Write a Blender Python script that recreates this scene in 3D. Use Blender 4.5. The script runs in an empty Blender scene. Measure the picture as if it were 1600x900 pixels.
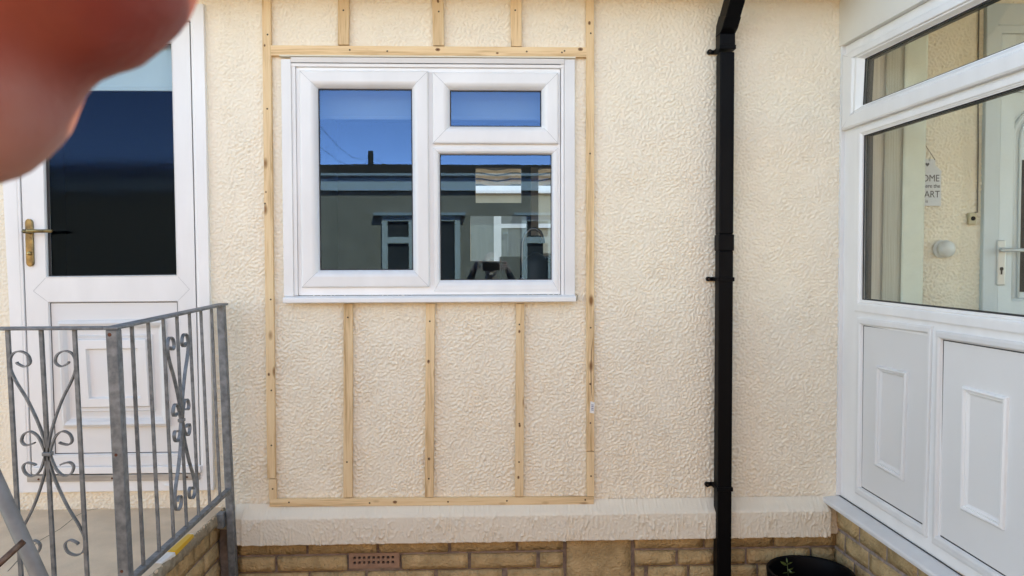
import bpy, bmesh, math, random
import numpy as np
from mathutils import Vector, Matrix
random.seed(7)
S = bpy.context.scene
COL = S.collection
R = math.radians

# ---------------------------------------------------------------- camera
FPX = 1200.0
CAM = Vector((0.0, -3.37, 1.60))
_psi, _th, _rl = math.atan(43 / FPX), math.atan(38 / FPX), 0.003
_f = Vector((math.sin(_psi) * math.cos(_th), math.cos(_psi) * math.cos(_th), -math.sin(_th)))
_r = Vector((math.cos(_psi), -math.sin(_psi), 0))
_u = _r.cross(_f)
_r2 = _r * math.cos(_rl) - _u * math.sin(_rl)
_u2 = _u * math.cos(_rl) + _r * math.sin(_rl)
cd = bpy.data.cameras.new('camera')
cam = bpy.data.objects.new('camera', cd)
COL.objects.link(cam)
mw = Matrix((( _r2.x, _u2.x, -_f.x, CAM.x), (_r2.y, _u2.y, -_f.y, CAM.y), (_r2.z, _u2.z, -_f.z, CAM.z), (0, 0, 0, 1)))
cam.matrix_world = mw
cd.sensor_width = 36.0
cd.lens = 36.0 * FPX / 1600.0
cd.clip_start = 0.004
cd.clip_end = 500
cd.dof.use_dof = True
cd.dof.focus_distance = 3.4
cd.dof.aperture_fstop = 80
S.camera = cam

# ---------------------------------------------------------------- light
SUN_EL, SUN_AZ = R(48), R(22)        # azimuth from +Y towards +X
w = bpy.data.worlds.new('World'); S.world = w; w.use_nodes = True
wn = w.node_tree.nodes; wl = w.node_tree.links
bg = wn['Background']
sky = wn.new('ShaderNodeTexSky'); sky.sky_type = 'NISHITA'; sky.sun_disc = False
sky.sun_elevation = SUN_EL; sky.sun_rotation = SUN_AZ
sky.air_density = 0.6; sky.dust_density = 0.0; sky.ozone_density = 5; sky.altitude = 4000
wl.new(sky.outputs[0], bg.inputs[0]); bg.inputs[1].default_value = 0.15
sd = bpy.data.lights.new('sun', 'SUN'); sd.energy = 2.2; sd.angle = R(0.6); sd.color = (1, .96, .90)
so = bpy.data.objects.new('sun', sd); COL.objects.link(so)
sdir = Vector((math.sin(SUN_AZ) * math.cos(SUN_EL), math.cos(SUN_AZ) * math.cos(SUN_EL), math.sin(SUN_EL)))
so.rotation_euler = sdir.to_track_quat('Z', 'Y').to_euler()
so.location = sdir * 30
S.view_settings.view_transform = 'Standard'
S.view_settings.look = 'None'
S.view_settings.gamma = 1
S.view_settings.exposure = 3.48
S.view_settings.use_white_balance = True
S.view_settings.white_balance_temperature = 15500
S.view_settings.white_balance_tint = 7

# ---------------------------------------------------------------- helpers
def ray(px, py):
    return _f + _r2 * ((px - 800) / FPX) + _u2 * ((450 - py) / FPX)
def pt(px, py, Y=0.0):
    """surveyed point of the photograph on the upright plane y=Y"""
    d = ray(px, py); t = (Y - CAM.y) / d.y
    return CAM + d * t

class Wall:      # the long wall, outward is -y
    def P(s, u, v, d): return Vector((u, -d, v))
    def uv(s, px, py, d=0.0):
        p = pt(px, py, -d); return (p.x, p.z)
WALL = Wall()
class Porch:     # the porch side, outward is -x ; u runs from the wall towards the viewer
    def __init__(s, X, ang):
        s.O = Vector((X, 0, 0)); s.e = Vector((math.sin(ang), -math.cos(ang), 0)); s.n = Vector((-math.cos(ang), -math.sin(ang), 0))
    def P(s, u, v, d): return s.O + s.e * u + s.n * d + Vector((0, 0, v))
    def uv(s, px, py, d=0.0):
        r_ = ray(px, py); t = ((s.O + s.n * d) - CAM).dot(s.n) / r_.dot(s.n)
        p = CAM + r_ * t
        return ((p - s.O).dot(s.e), p.z)
PORCH = Porch(1.585, R(1.9))

def wloc(o):
    l = Vector(o.location)
    while o.parent: o = o.parent; l += Vector(o.location)
    return l
def tag(o, label=None, cat=None, group=None, kind=None):
    if label: o['label'] = label
    if cat: o['category'] = cat
    if group: o['group'] = group
    if kind: o['kind'] = kind
    return o
def thing(name, loc, label=None, cat=None, group=None, kind=None):
    o = bpy.data.objects.new(name, None); COL.objects.link(o); o.location = loc; o.empty_display_size = .1
    return tag(o, label, cat, group, kind)
def obj(name, verts, faces, mat, parent=None, smooth=False, loc=None, bevel=0.0):
    base = wloc(parent) if parent else (Vector(loc) if loc is not None else Vector((0, 0, 0)))
    me = bpy.data.meshes.new(name)
    me.from_pydata([tuple(Vector(v) - base) for v in verts], [], faces)
    bm = bmesh.new(); bm.from_mesh(me); bmesh.ops.recalc_face_normals(bm, faces=bm.faces); bm.to_mesh(me); bm.free()
    if smooth: me.polygons.foreach_set('use_smooth', [True] * len(me.polygons))
    me.materials.append(mat)
    o = bpy.data.objects.new(name, me); COL.objects.link(o)
    if parent: o.parent = parent
    else: o.location = base
    if bevel:
        m = o.modifiers.new('bevel', 'BEVEL'); m.width = bevel; m.segments = 2; m.limit_method = 'ANGLE'
    return o
class MB:
    def __init__(s): s.v = []; s.f = []
    def add(s, v, f):
        n = len(s.v); s.v += [Vector(x) for x in v]; s.f += [tuple(i + n for i in q) for q in f]; return s
    def box(s, x0, x1, y0, y1, z0, z1, P=None):
        v = [(x, y, z) for x in (x0, x1) for y in (y0, y1) for z in (z0, z1)]
        if P: v = [P(*q) for q in v]
        return s.add(v, [(0, 1, 3, 2), (4, 6, 7, 5), (0, 4, 5, 1), (2, 3, 7, 6), (0, 2, 6, 4), (1, 5, 7, 3)])
    def slab(s, quad, d0, d1, P):     # quad of uv extruded d0..d1
        v = [P(u, w_, d0) for u, w_ in quad] + [P(u, w_, d1) for u, w_ in quad]
        return s.add(v, [(0, 1, 2, 3), (7, 6, 5, 4), (0, 4, 5, 1), (1, 5, 6, 2), (2, 6, 7, 3), (3, 7, 4, 0)])
    def ring(s, outer, inner, prof, P):
        n = len(s.v)
        for t, d in prof:
            for a, b in zip(outer, inner):
                s.v.append(P(a[0] + (b[0] - a[0]) * t, a[1] + (b[1] - a[1]) * t, d))
        for k in range(len(prof) - 1):
            for i in range(4):
                j = (i + 1) % 4
                s.f.append((n + 4 * k + i, n + 4 * k + j, n + 4 * k + 4 + j, n + 4 * k + 4 + i))
        return s
    def tube(s, pts, rad, seg=8, cap=True):
        pts = [Vector(p) for p in pts]; n0 = len(s.v)
        rr = rad if isinstance(rad, (list, tuple)) else [rad] * len(pts)
        prev = None
        for i, p in enumerate(pts):
            t = (pts[min(i + 1, len(pts) - 1)] - pts[max(i - 1, 0)]).normalized()
            a = t.orthogonal().normalized() if prev is None else (prev - t * prev.dot(t)).normalized()
            prev = a; b = t.cross(a)
            for k in range(seg):
                an = 2 * math.pi * k / seg
                s.v.append(p + (a * math.cos(an) + b * math.sin(an)) * rr[i])
        for i in range(len(pts) - 1):
            for k in range(seg):
                k2 = (k + 1) % seg
                s.f.append((n0 + i * seg + k, n0 + i * seg + k2, n0 + (i + 1) * seg + k2, n0 + (i + 1) * seg + k))
        if cap:
            s.f.append(tuple(n0 + k for k in range(seg))[::-1]); m = n0 + (len(pts) - 1) * seg
            s.f.append(tuple(m + k for k in range(seg)))
        return s
    def lathe(s, c, prof, seg=32, axis='Z'):
        n0 = len(s.v); c = Vector(c)
        for r_, h in prof:
            for k in range(seg):
                a = 2 * math.pi * k / seg
                if axis == 'Z': s.v.append(c + Vector((r_ * math.cos(a), r_ * math.sin(a), h)))
                else: s.v.append(c + Vector((r_ * math.cos(a), -h, r_ * math.sin(a))))
        for i in range(len(prof) - 1):
            for k in range(seg):
                k2 = (k + 1) % seg
                s.f.append((n0 + i * seg + k, n0 + i * seg + k2, n0 + (i + 1) * seg + k2, n0 + (i + 1) * seg + k))
        return s
    def build(s, name, mat, parent=None, **kw): return obj(name, s.v, s.f, mat, parent, **kw)

def rectuv(u0, u1, v0, v1): return [(u0, v1), (u1, v1), (u1, v0), (u0, v0)]     # TL TR BR BL
def quv(pl, d, *pp): return [pl.uv(x, y, d) for x, y in pp]
def wrect(x0, x1, ytop, ybot, d=0.0):
    """true rectangle on the wall from its pixel extents"""
    xm, ym = (x0 + x1) / 2, (ytop + ybot) / 2
    u0 = WALL.uv(x0, ym, d)[0]; u1 = WALL.uv(x1, ym, d)[0]; v1 = WALL.uv(xm, ytop, d)[1]; v0 = WALL.uv(xm, ybot, d)[1]
    return rectuv(u0, u1, v0, v1)
def grow(q, m):
    return [(q[0][0] - m, q[0][1] + m), (q[1][0] + m, q[1][1] + m), (q[2][0] + m, q[2][1] - m), (q[3][0] - m, q[3][1] - m)]

# ---------------------------------------------------------------- materials
def mat(name, col, rough=.6, metal=0.0, var=0.0, vscale=6.0, bump=0.0, bscale=200.0, bdist=.001, stretch=(1, 1, 1), col2=None, spec=.5, sss=0.0, detail=4, bstretch=None, ramp=(.33, .67)):
    m = bpy.data.materials.new(name); m.use_nodes = True
    nt = m.node_tree; N = nt.nodes; L = nt.links; b = N['Principled BSDF']
    b.inputs['Base Color'].default_value = (*col, 1); b.inputs['Roughness'].default_value = rough
    b.inputs['Metallic'].default_value = metal; b.inputs['Specular IOR Level'].default_value = spec
    if sss:
        b.inputs['Subsurface Weight'].default_value = sss; b.inputs['Subsurface Radius'].default_value = (1, .25, .12); b.inputs['Subsurface Scale'].default_value = .004
    tc = N.new('ShaderNodeTexCoord'); mp = N.new('ShaderNodeMapping'); mp.inputs['Scale'].default_value = stretch
    L.new(tc.outputs['Object'], mp.inputs[0])
    if var or col2:
        n1 = N.new('ShaderNodeTexNoise'); n1.inputs['Scale'].default_value = vscale; n1.inputs['Detail'].default_value = detail
        L.new(mp.outputs[0], n1.inputs[0])
        cr = N.new('ShaderNodeValToRGB')
        c2 = col2 if col2 else tuple(c * (1 - var) for c in col)
        c1 = col if col2 else tuple(min(1, c * (1 + var * .6)) for c in col)
        cr.color_ramp.elements[0].position = ramp[0]; cr.color_ramp.elements[1].position = ramp[1]
        cr.color_ramp.elements[0].color = (*c2, 1); cr.color_ramp.elements[1].color = (*c1, 1)
        L.new(n1.outputs[0], cr.inputs[0])
        oi = N.new('ShaderNodeObjectInfo'); hs = N.new('ShaderNodeHueSaturation')
        mr = N.new('ShaderNodeMapRange'); mr.inputs[3].default_value = .9; mr.inputs[4].default_value = 1.08
        L.new(oi.outputs['Random'], mr.inputs[0]); L.new(mr.outputs[0], hs.inputs['Value']); L.new(cr.outputs[0], hs.inputs['Color'])
        L.new(hs.outputs[0], b.inputs['Base Color'])
    if bump:
        n2 = N.new('ShaderNodeTexNoise'); n2.inputs['Scale'].default_value = bscale; n2.inputs['Detail'].default_value = 3
        mp2 = N.new('ShaderNodeMapping'); mp2.inputs['Scale'].default_value = bstretch or stretch
        L.new(tc.outputs['Object'], mp2.inputs[0]); L.new(mp2.outputs[0], n2.inputs[0])
        bp = N.new('ShaderNodeBump'); bp.inputs['Strength'].default_value = bump; bp.inputs['Distance'].default_value = bdist
        L.new(n2.outputs[0], bp.inputs['Height']); L.new(bp.outputs[0], b.inputs['Normal'])
    return m
def glass(name, tint=(1, 1, 1), k=1.6, gcol=(1, 1, 1), bump=0.0, bscale=30, bdist=.001, rough=0.0, bstretch=(1, 1, 1)):
    m = bpy.data.materials.new(name); m.use_nodes = True
    nt = m.node_tree; N = nt.nodes; L = nt.links; N.remove(N['Principled BSDF']); out = N['Material Output']
    tr = N.new('ShaderNodeBsdfTransparent'); tr.inputs[0].default_value = (*tint, 1)
    gl = N.new('ShaderNodeBsdfGlossy'); gl.inputs['Roughness'].default_value = rough; gl.inputs['Color'].default_value = (*gcol, 1)
    geo = N.new('ShaderNodeNewGeometry'); dot = N.new('ShaderNodeVectorMath'); dot.operation = 'DOT_PRODUCT'
    L.new(geo.outputs['Normal'], dot.inputs[0]); L.new(geo.outputs['Incoming'], dot.inputs[1])
    def M(op, a, b=None):
        q = N.new('ShaderNodeMath'); q.operation = op
        for i, x in enumerate((a, b)):
            if x is None: continue
            if isinstance(x, (int, float)): q.inputs[i].default_value = x
            else: L.new(x, q.inputs[i])
        q.use_clamp = False
        return q.outputs[0]
    c = M('ABSOLUTE', dot.outputs['Value']); p = M('POWER', M('SUBTRACT', 1.0, c), 5.0)
    fr = M('MINIMUM', M('MULTIPLY', M('ADD', M('MULTIPLY', p, .96), .04), k), .95)
    mx = N.new('ShaderNodeMixShader'); L.new(fr, mx.inputs[0]); L.new(tr.outputs[0], mx.inputs[1]); L.new(gl.outputs[0], mx.inputs[2])
    if bump:
        tc = N.new('ShaderNodeTexCoord'); n2 = N.new('ShaderNodeTexNoise'); n2.inputs['Scale'].default_value = bscale; n2.inputs['Detail'].default_value = 2
        mp = N.new('ShaderNodeMapping'); mp.inputs['Scale'].default_value = bstretch; L.new(tc.outputs['Object'], mp.inputs[0])
        bp = N.new('ShaderNodeBump'); bp.inputs['Strength'].default_value = bump; bp.inputs['Distance'].default_value = bdist
        L.new(mp.outputs[0], n2.inputs[0]); L.new(n2.outputs[0], bp.inputs['Height']); L.new(bp.outputs[0], gl.inputs['Normal'])
    L.new(mx.outputs[0], out.inputs[0])
    return m
def wood(name, axis):
    m = bpy.data.materials.new(name); m.use_nodes = True
    nt = m.node_tree; N = nt.nodes; L = nt.links; b = N['Principled BSDF']; b.inputs['Roughness'].default_value = .75; b.inputs['Specular IOR Level'].default_value = .2
    tc = N.new('ShaderNodeTexCoord'); oi = N.new('ShaderNodeObjectInfo')
    off = N.new('ShaderNodeVectorMath'); off.operation = 'ADD'
    cb = N.new('ShaderNodeCombineXYZ'); ml = N.new('ShaderNodeMath'); ml.operation = 'MULTIPLY'; ml.inputs[1].default_value = 37
    L.new(oi.outputs['Random'], ml.inputs[0]); [L.new(ml.outputs[0], cb.inputs[i]) for i in range(3)]
    L.new(tc.outputs['Object'], off.inputs[0]); L.new(cb.outputs[0], off.inputs[1])
    mp = N.new('ShaderNodeMapping'); s_ = [1.0, 1.0, 1.0]; s_[axis] = .05; mp.inputs['Scale'].default_value = s_
    L.new(off.outputs[0], mp.inputs[0])
    n1 = N.new('ShaderNodeTexNoise'); n1.inputs['Scale'].default_value = 130; n1.inputs['Detail'].default_value = 4; n1.inputs['Distortion'].default_value = .6
    n3 = N.new('ShaderNodeTexNoise'); n3.inputs['Scale'].default_value = 26; n3.inputs['Detail'].default_value = 2
    L.new(mp.outputs[0], n1.inputs[0]); L.new(mp.outputs[0], n3.inputs[0])
    ad = N.new('ShaderNodeMath'); ad.operation = 'ADD'; L.new(n1.outputs[0], ad.inputs[0]); L.new(n3.outputs[0], ad.inputs[1])
    hf = N.new('ShaderNodeMath'); hf.operation = 'MULTIPLY'; hf.inputs[1].default_value = .5; L.new(ad.outputs[0], hf.inputs[0])
    cr = N.new('ShaderNodeValToRGB'); e = cr.color_ramp.elements
    e[0].position = .30; e[0].color = (.45, .27, .13, 1); e[1].position = .66; e[1].color = (.82, .61, .38, 1)
    q = e.new(.5); q.color = (.77, .54, .32, 1)
    L.new(hf.outputs[0], cr.inputs[0])
    # knots
    mk = N.new('ShaderNodeMapping'); k_ = [1.0, 1.0, 1.0]; k_[axis] = .42; mk.inputs['Scale'].default_value = k_; L.new(off.outputs[0], mk.inputs[0])
    vo = N.new('ShaderNodeTexVoronoi'); vo.inputs['Scale'].default_value = 13; L.new(mk.outputs[0], vo.inputs[0])
    kr = N.new('ShaderNodeValToRGB'); kr.color_ramp.elements[0].position = .07; kr.color_ramp.elements[0].color = (.33, .20, .12, 1)
    kr.color_ramp.elements[1].position = .17; kr.color_ramp.elements[1].color = (1, 1, 1, 1)
    L.new(vo.outputs['Distance'], kr.inputs[0])
    mx = N.new('ShaderNodeMix'); mx.data_type = 'RGBA'; mx.blend_type = 'MULTIPLY'; mx.inputs[0].default_value = .9
    L.new(cr.outputs[0], mx.inputs[6]); L.new(kr.outputs[0], mx.inputs[7])
    hs = N.new('ShaderNodeHueSaturation'); mr = N.new('ShaderNodeMapRange'); mr.inputs[3].default_value = .9; mr.inputs[4].default_value = 1.12
    L.new(oi.outputs['Random'], mr.inputs[0]); L.new(mr.outputs[0], hs.inputs['Value']); L.new(mx.outputs[2], hs.inputs['Color'])
    L.new(hs.outputs[0], b.inputs['Base Color'])
    bp = N.new('ShaderNodeBump'); bp.inputs['Strength'].default_value = .5; bp.inputs['Distance'].default_value = .0008
    L.new(n1.outputs[0], bp.inputs['Height']); L.new(bp.outputs[0], b.inputs['Normal'])
    return m

RENDER = mat('cream_render', (.82, .74, .61), .85, var=.025, vscale=5, bump=.45, bscale=230, bdist=.002, spec=.25)
PORCHREND = RENDER
WHITE = mat('white_pvc', (.79, .79, .78), .38, var=.045, vscale=9, detail=8, bump=.25, bscale=420, bdist=.0005, stretch=(1, 1, .35))
WHITE2 = mat('white_pvc_panel', (.76, .76, .75), .42, var=.02, vscale=3, bump=.12, bscale=300, bdist=.0004)
DARKGAP = mat('black_gasket', (.02, .02, .022), .6)
BLACKPVC = mat('black_pvc', (.004, .004, .0045), .45, var=.1, vscale=8, spec=.08)
GALV = mat('galvanised_steel', (.245, .272, .29), .55, .5, vscale=45, col2=(.13, .15, .165), bump=.15, bscale=90, bdist=.0006)
GALV2 = mat('worn_aluminium', (.42, .40, .37), .5, .5, var=.25, vscale=30, stretch=(.2, 1, 1))
RUST = mat('rust', (.16, .05, .025), .85, var=.5, vscale=90, bump=.4, bscale=300)
STEELROD = mat('rusty_rod', (.22, .13, .09), .5, .5, vscale=60, col2=(.12, .05, .03), bump=.4, bscale=200)
STONE = mat('split_stone', (.66, .465, .255), .9, vscale=14, col2=(.44, .305, .16), bump=1.0, bscale=85, bdist=.012, spec=.2, detail=8)
MORTAR = mat('mauve_mortar', (.33, .26, .23), .95, var=.3, vscale=40, bump=.5, bscale=180, bdist=.002, spec=.1)
TERRA = mat('terracotta', (.40, .235, .16), .85, var=.15, vscale=50, bump=.3, bscale=200, spec=.2)
VOID = mat('dark_void', (.01, .008, .008), .95)
CONC = mat('concrete', (.76, .57, .41), .9, vscale=7, col2=(.62, .465, .335), bump=.5, bscale=140, bdist=.0015, spec=.2, detail=9)
CONCEDGE = mat('rough_concrete_edge', (.44, .37, .27), .95, vscale=30, col2=(.26, .215, .155), bump=1.0, bscale=60, bdist=.006, spec=.2)
CRACK = mat('dark_crack', (.09, .07, .05), .95)
WOODV = wood('pine_upright', 2)
WOODH = wood('pine_crosswise', 0)
SCREW = mat('dark_screw', (.06, .04, .03), .5, .6)
BRASS = mat('brass', (.32, .24, .11), .3, .85, vscale=30, col2=(.11, .085, .05))
GLASS = glass('window_glass', (.96, .97, .96), 2.0, gcol=(.17, .42, .80))
GLASSDOOR = glass('obscure_door_glass', (.80, .88, .90), .38, gcol=(.15, .32, .62), bump=.3, bscale=16, bdist=.0008, rough=.07, bstretch=(1, 1, 2.2))
GLASSP = glass('porch_glass', (.92, .945, .93), .75)
BLIND = mat('pale_blind', (.80, .82, .82), .8, var=.03)
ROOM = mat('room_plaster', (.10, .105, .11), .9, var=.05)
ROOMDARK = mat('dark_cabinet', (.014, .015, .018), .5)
NET = mat('net_curtain', (.20, .215, .20), .9, var=.12, vscale=40, stretch=(1, 1, .05))
CREAM = mat('cream_wall', (.42, .37, .28), .9, var=.05)
GREYREND = mat('neighbour_render', (.33, .225, .165), .9, vscale=5, col2=(.28, .19, .14), bump=.8, bscale=60, bdist=.006)
TILE = mat('brown_roof_tile', (.06, .032, .022), .85, var=.4, vscale=9, bump=.3, bscale=80)
TILE2 = mat('grey_roof_tile', (.05, .047, .042), 1.0, var=.3, vscale=9, spec=0.0)
GROUND = mat('ground_tarmac', (.06, .056, .052), .95, vscale=3, col2=(.045, .042, .04), bump=.4, bscale=60, bdist=.003)
SOIL = mat('soil', (.03, .02, .014), 1, var=.5, vscale=60, bump=1, bscale=90, bdist=.01)
LEAF = mat('leaf', (.07, .11, .03), .5, var=.2, vscale=30)
YELLOW = mat('yellow_plastic', (.85, .46, .01), .4, var=.05)
PAPER = mat('white_card', (.78, .78, .76), .5, var=.08, vscale=30)
INK = mat('dark_grey_ink', (.06, .06, .065), .7)
DARKWOOD = mat('tarred_pole', (.035, .028, .022), .9)
FASCIA = mat('cream_fascia', (.74, .72, .66), .5, var=.03)
SKIN = mat('skin', (.42, .17, .135), .5, ramp=(.40, .60), col2=(.22, .024, .018), vscale=36, detail=0, bump=.25, bscale=900, bdist=.0004, sss=.06)
JACKET = mat('dark_jacket', (.018, .018, .024), .85, var=.2, vscale=20)
JEANS = mat('dark_jeans', (.03, .04, .07), .9, var=.2, vscale=20)
HAIR = mat('grey_hair', (.2, .17, .15), .8, var=.2)
BEIGEV = mat('beige_blind_fabric', (.62, .56, .48), .9, vscale=60, col2=(.46, .41, .35), stretch=(3, 3, .03))
OLIVEV = mat('olive_blind_fabric', (.52, .50, .42), .9, vscale=80, col2=(.39, .375, .31), stretch=(3, 3, .03))
MINTV = mat('pale_blind_fabric', (.66, .68, .58), .9, var=.04, vscale=20)
PLASTICB = mat('bell_plastic', (.55, .48, .33), .5)

# ---------------------------------------------------------------- relief fields
def field(nx, ny, lam_cells, seed, an=1.0, bw=.45):
    """band-limited random field, feature size lam (in cells); an>1 stretches along y"""
    rng = np.random.default_rng(seed)
    F = np.fft.fft2(rng.standard_normal((nx, ny)))
    kx = np.fft.fftfreq(nx)[:, None]; ky = np.fft.fftfreq(ny)[None, :]
    k = np.sqrt((kx) ** 2 + (ky * an) ** 2) * lam_cells + 1e-9
    F *= np.exp(-(np.log(k) ** 2) / (2 * bw ** 2)); F[0, 0] = 0
    g = np.real(np.fft.ifft2(F)); return g / g.std()
def lowfield(nx, ny, lam, seed):
    return field(nx, ny, lam, seed, bw=.6)
def warp(g, dx, dy):
    nx, ny = g.shape
    i = (np.arange(nx)[:, None] + dx).astype(int) % nx; j = (np.arange(ny)[None, :] + dy).astype(int) % ny
    return g[i, j]
def grid_mesh(name, P, mask, mat_, parent):
    """P (nx,ny,3) world points; mask (nx-1,ny-1) faces kept"""
    nx, ny, _ = P.shape; base = np.array(wloc(parent)) if parent else np.zeros(3)
    idx = np.arange(nx * ny).reshape(nx, ny)
    q = np.stack([idx[:-1, :-1], idx[1:, :-1], idx[1:, 1:], idx[:-1, 1:]], -1)[mask]
    used = np.zeros(nx * ny, bool); used[q.ravel()] = True; remap = np.cumsum(used) - 1; q = remap[q]
    co = (P.reshape(-1, 3) - base)[used].astype(np.float32)
    me = bpy.data.meshes.new(name); me.vertices.add(len(co)); me.vertices.foreach_set('co', co.ravel())
    me.loops.add(q.size); me.loops.foreach_set('vertex_index', q.ravel().astype(np.int32))
    me.polygons.add(len(q)); me.polygons.foreach_set('loop_start', np.arange(0, q.size, 4, dtype=np.int32))
    me.polygons.foreach_set('loop_total', np.full(len(q), 4, np.int32)); me.polygons.foreach_set('use_smooth', np.ones(len(q), bool))
    me.update(); me.validate(); me.materials.append(mat_)
    o = bpy.data.objects.new(name, me); COL.objects.link(o); o.parent = parent
    return o

# ================================================================ SETTING
g = obj('ground', [(-150, -200, 0), (150, -200, 0), (150, 200, 0), (-150, 200, 0)], [(0, 1, 2, 3)], GROUND); tag(g, kind='structure')

# ---------------------------------------------------------------- the house
HX0, HX1 = -5.2, 5.0
house = thing('house', (0, 0, 0), 'cream rendered bungalow wall with white window and white door above a stone plinth', 'house')

# openings (pixel extents, turned into metres on the wall)
WOUT = wrect(441, 898, 91, 466, .02)               # window trim, true rectangle
DOUT = quv(WALL, .02, (-10, 8), (318, 6), (334, 766), (29, 770))
PDX = pt(1531, 400, 0).x                            # inner porch door frame edge
def in_quad(X, Z, q):
    c = np.ones_like(X, bool)
    for i in range(4):
        a, b = q[i], q[(i + 1) % 4]
        c &= ((b[0] - a[0]) * (Z - a[1]) - (b[1] - a[1]) * (X - a[0])) < 0
    return c
STEP = .0038
xs = np.arange(-2.45, 2.75, STEP); zs = np.arange(.44, 2.98, STEP); nx, nz = len(xs), len(zs)
X, Z = np.meshgrid(xs, zs, indexing='ij')
wx = lowfield(nx, nz, 70, 3) * 1.2; wz = lowfield(nx, nz, 70, 4) * 1.2
f1 = warp(field(nx, nz, 4.5, 11, an=.92, bw=.42), wx, wz)
f2 = warp(field(nx, nz, 4.6, 12, an=1.0, bw=.4), wx, wz)
sel = 1 / (1 + np.exp(-3 * lowfield(nx, nz, 26, 5)))
big = lowfield(nx, nz, 34, 15)
crest = np.tanh(1.7 * np.clip(f1 + .02 + .15 * big, -.25, 9)) * (.85 + .2 * np.tanh(f2)) + .09 * f2
amp = .0042 * (1 + .12 * lowfield(nx, nz, 90, 6))
amp *= np.clip(1.12 - .25 * np.clip((Z - 1.5) / 1.2, 0, 1), .3, 2)
for q_, m_ in ((WOUT, .10), (DOUT, .06)):           # trowelled smoother round openings
    cx = (q_[0][0] + q_[2][0]) / 2; cz = (q_[0][1] + q_[2][1]) / 2; hw = abs(q_[2][0] - q_[0][0]) / 2; hz = abs(q_[0][1] - q_[2][1]) / 2
    dist = np.maximum(np.abs(X - cx) - hw, np.abs(Z - cz) - hz)
    amp *= .6 + .4 * np.clip(dist / m_, 0, 1)
H = crest * amp + .0006 * lowfield(nx, nz, 120, 8)
P = np.stack([X, -H, Z], -1)
Xc, Zc = X[:-1, :-1] + STEP / 2, Z[:-1, :-1] + STEP / 2
keep = ~in_quad(Xc, Zc, grow(WOUT, -.02)) & ~in_quad(Xc, Zc, grow(DOUT, -.02)) & ~((Xc < 1.575) & (Zc > 2.80)) & ~((Xc > PDX + .02) & (Zc < 2.6) & (Zc > .55))
grid_mesh('rendered_wall', P, keep, RENDER, house)
# plain remainder of the building
for q in ((HX0, -2.45, -.001, .12), (2.75, HX1, -.001, .12), (HX0, HX0 + .1, .121, 3.0), (HX1 - .1, HX1, .121, 3.0)):
    MB().box(*q, .3, 3.0).build('side_wall', RENDER, house)

# bell-cast band under the render
def band(name, x0, x1, d0, ztop, zlip, zbot, dl, seed):
    st = .0032; xs_ = np.arange(x0, x1 + st, st); prof = []
    for t in np.linspace(0, 1, 5): prof.append((0 + (dl) * (t ** 1.3) + .004, ztop + .006 * (1 - t) + (zlip - ztop) * t))
    for z_ in np.linspace(zlip - .004, zbot, 34): prof.append((dl + .0045, z_))
    prof.append((dl * .6, zbot - .001)); prof.append((-.02, zbot))
    prof = np.array(prof); n_ = len(prof)
    fade = np.clip((np.arange(n_) - 2) / 6., .25, 1)[None, :]
    h = fade * np.exp(-(field(len(xs_), n_, 9, seed, an=4, bw=.35) / .38) ** 2) * .0046 * np.clip(.7 + .5 * lowfield(len(xs_), n_, 60, seed + 7), .1, 1.4) + np.clip(field(len(xs_), n_, 5.5, seed + 1), -.2, 3) * .0012
    w_ = lowfield(len(xs_), n_, 90, seed + 2); h = np.abs(h) * (1 + .3 * w_)
    PX = np.repeat(xs_[:, None], n_, 1); D = prof[:, 0][None, :] + h + np.zeros_like(PX); ZZ = prof[:, 1][None, :] + np.zeros_like(PX)
    ZZ = ZZ + np.where(np.arange(n_)[None, :] > 36, lowfield(len(xs_), n_, 22, seed + 3)[:, :1] * .0007, 0)
    D[:, -1] = d0 - .02
    Pp = np.stack([PX, -D, ZZ], -1)
    o = grid_mesh(name, Pp, np.ones((len(xs_) - 1, n_ - 1), bool), RENDER, house)
    return o
BL, BR = pt(378, 820, -.06).x, pt(1297, 820, -.06).x
zt, zl, zb = pt(757, 784, 0).z, pt(757, 806, -.06).z, pt(757, 847, -.06).z
band('render_band', BL, BR, 0, zt, zl, zb, .058, 31)
band('render_band', BL - .04, BL + .002, 0, zt, zl, zb, .046, 41)
band('render_band', BR - .002, BR + .075, 0, zt - .012, zl, zb, .022, 51)
for xx, s_ in ((BL, -1), (BR, 1)):
    MB().box(min(xx, xx + .004 * s_), max(xx, xx + .004 * s_), -.060, .0, zb, zl).build('render_band_end', RENDER, house)

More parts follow.
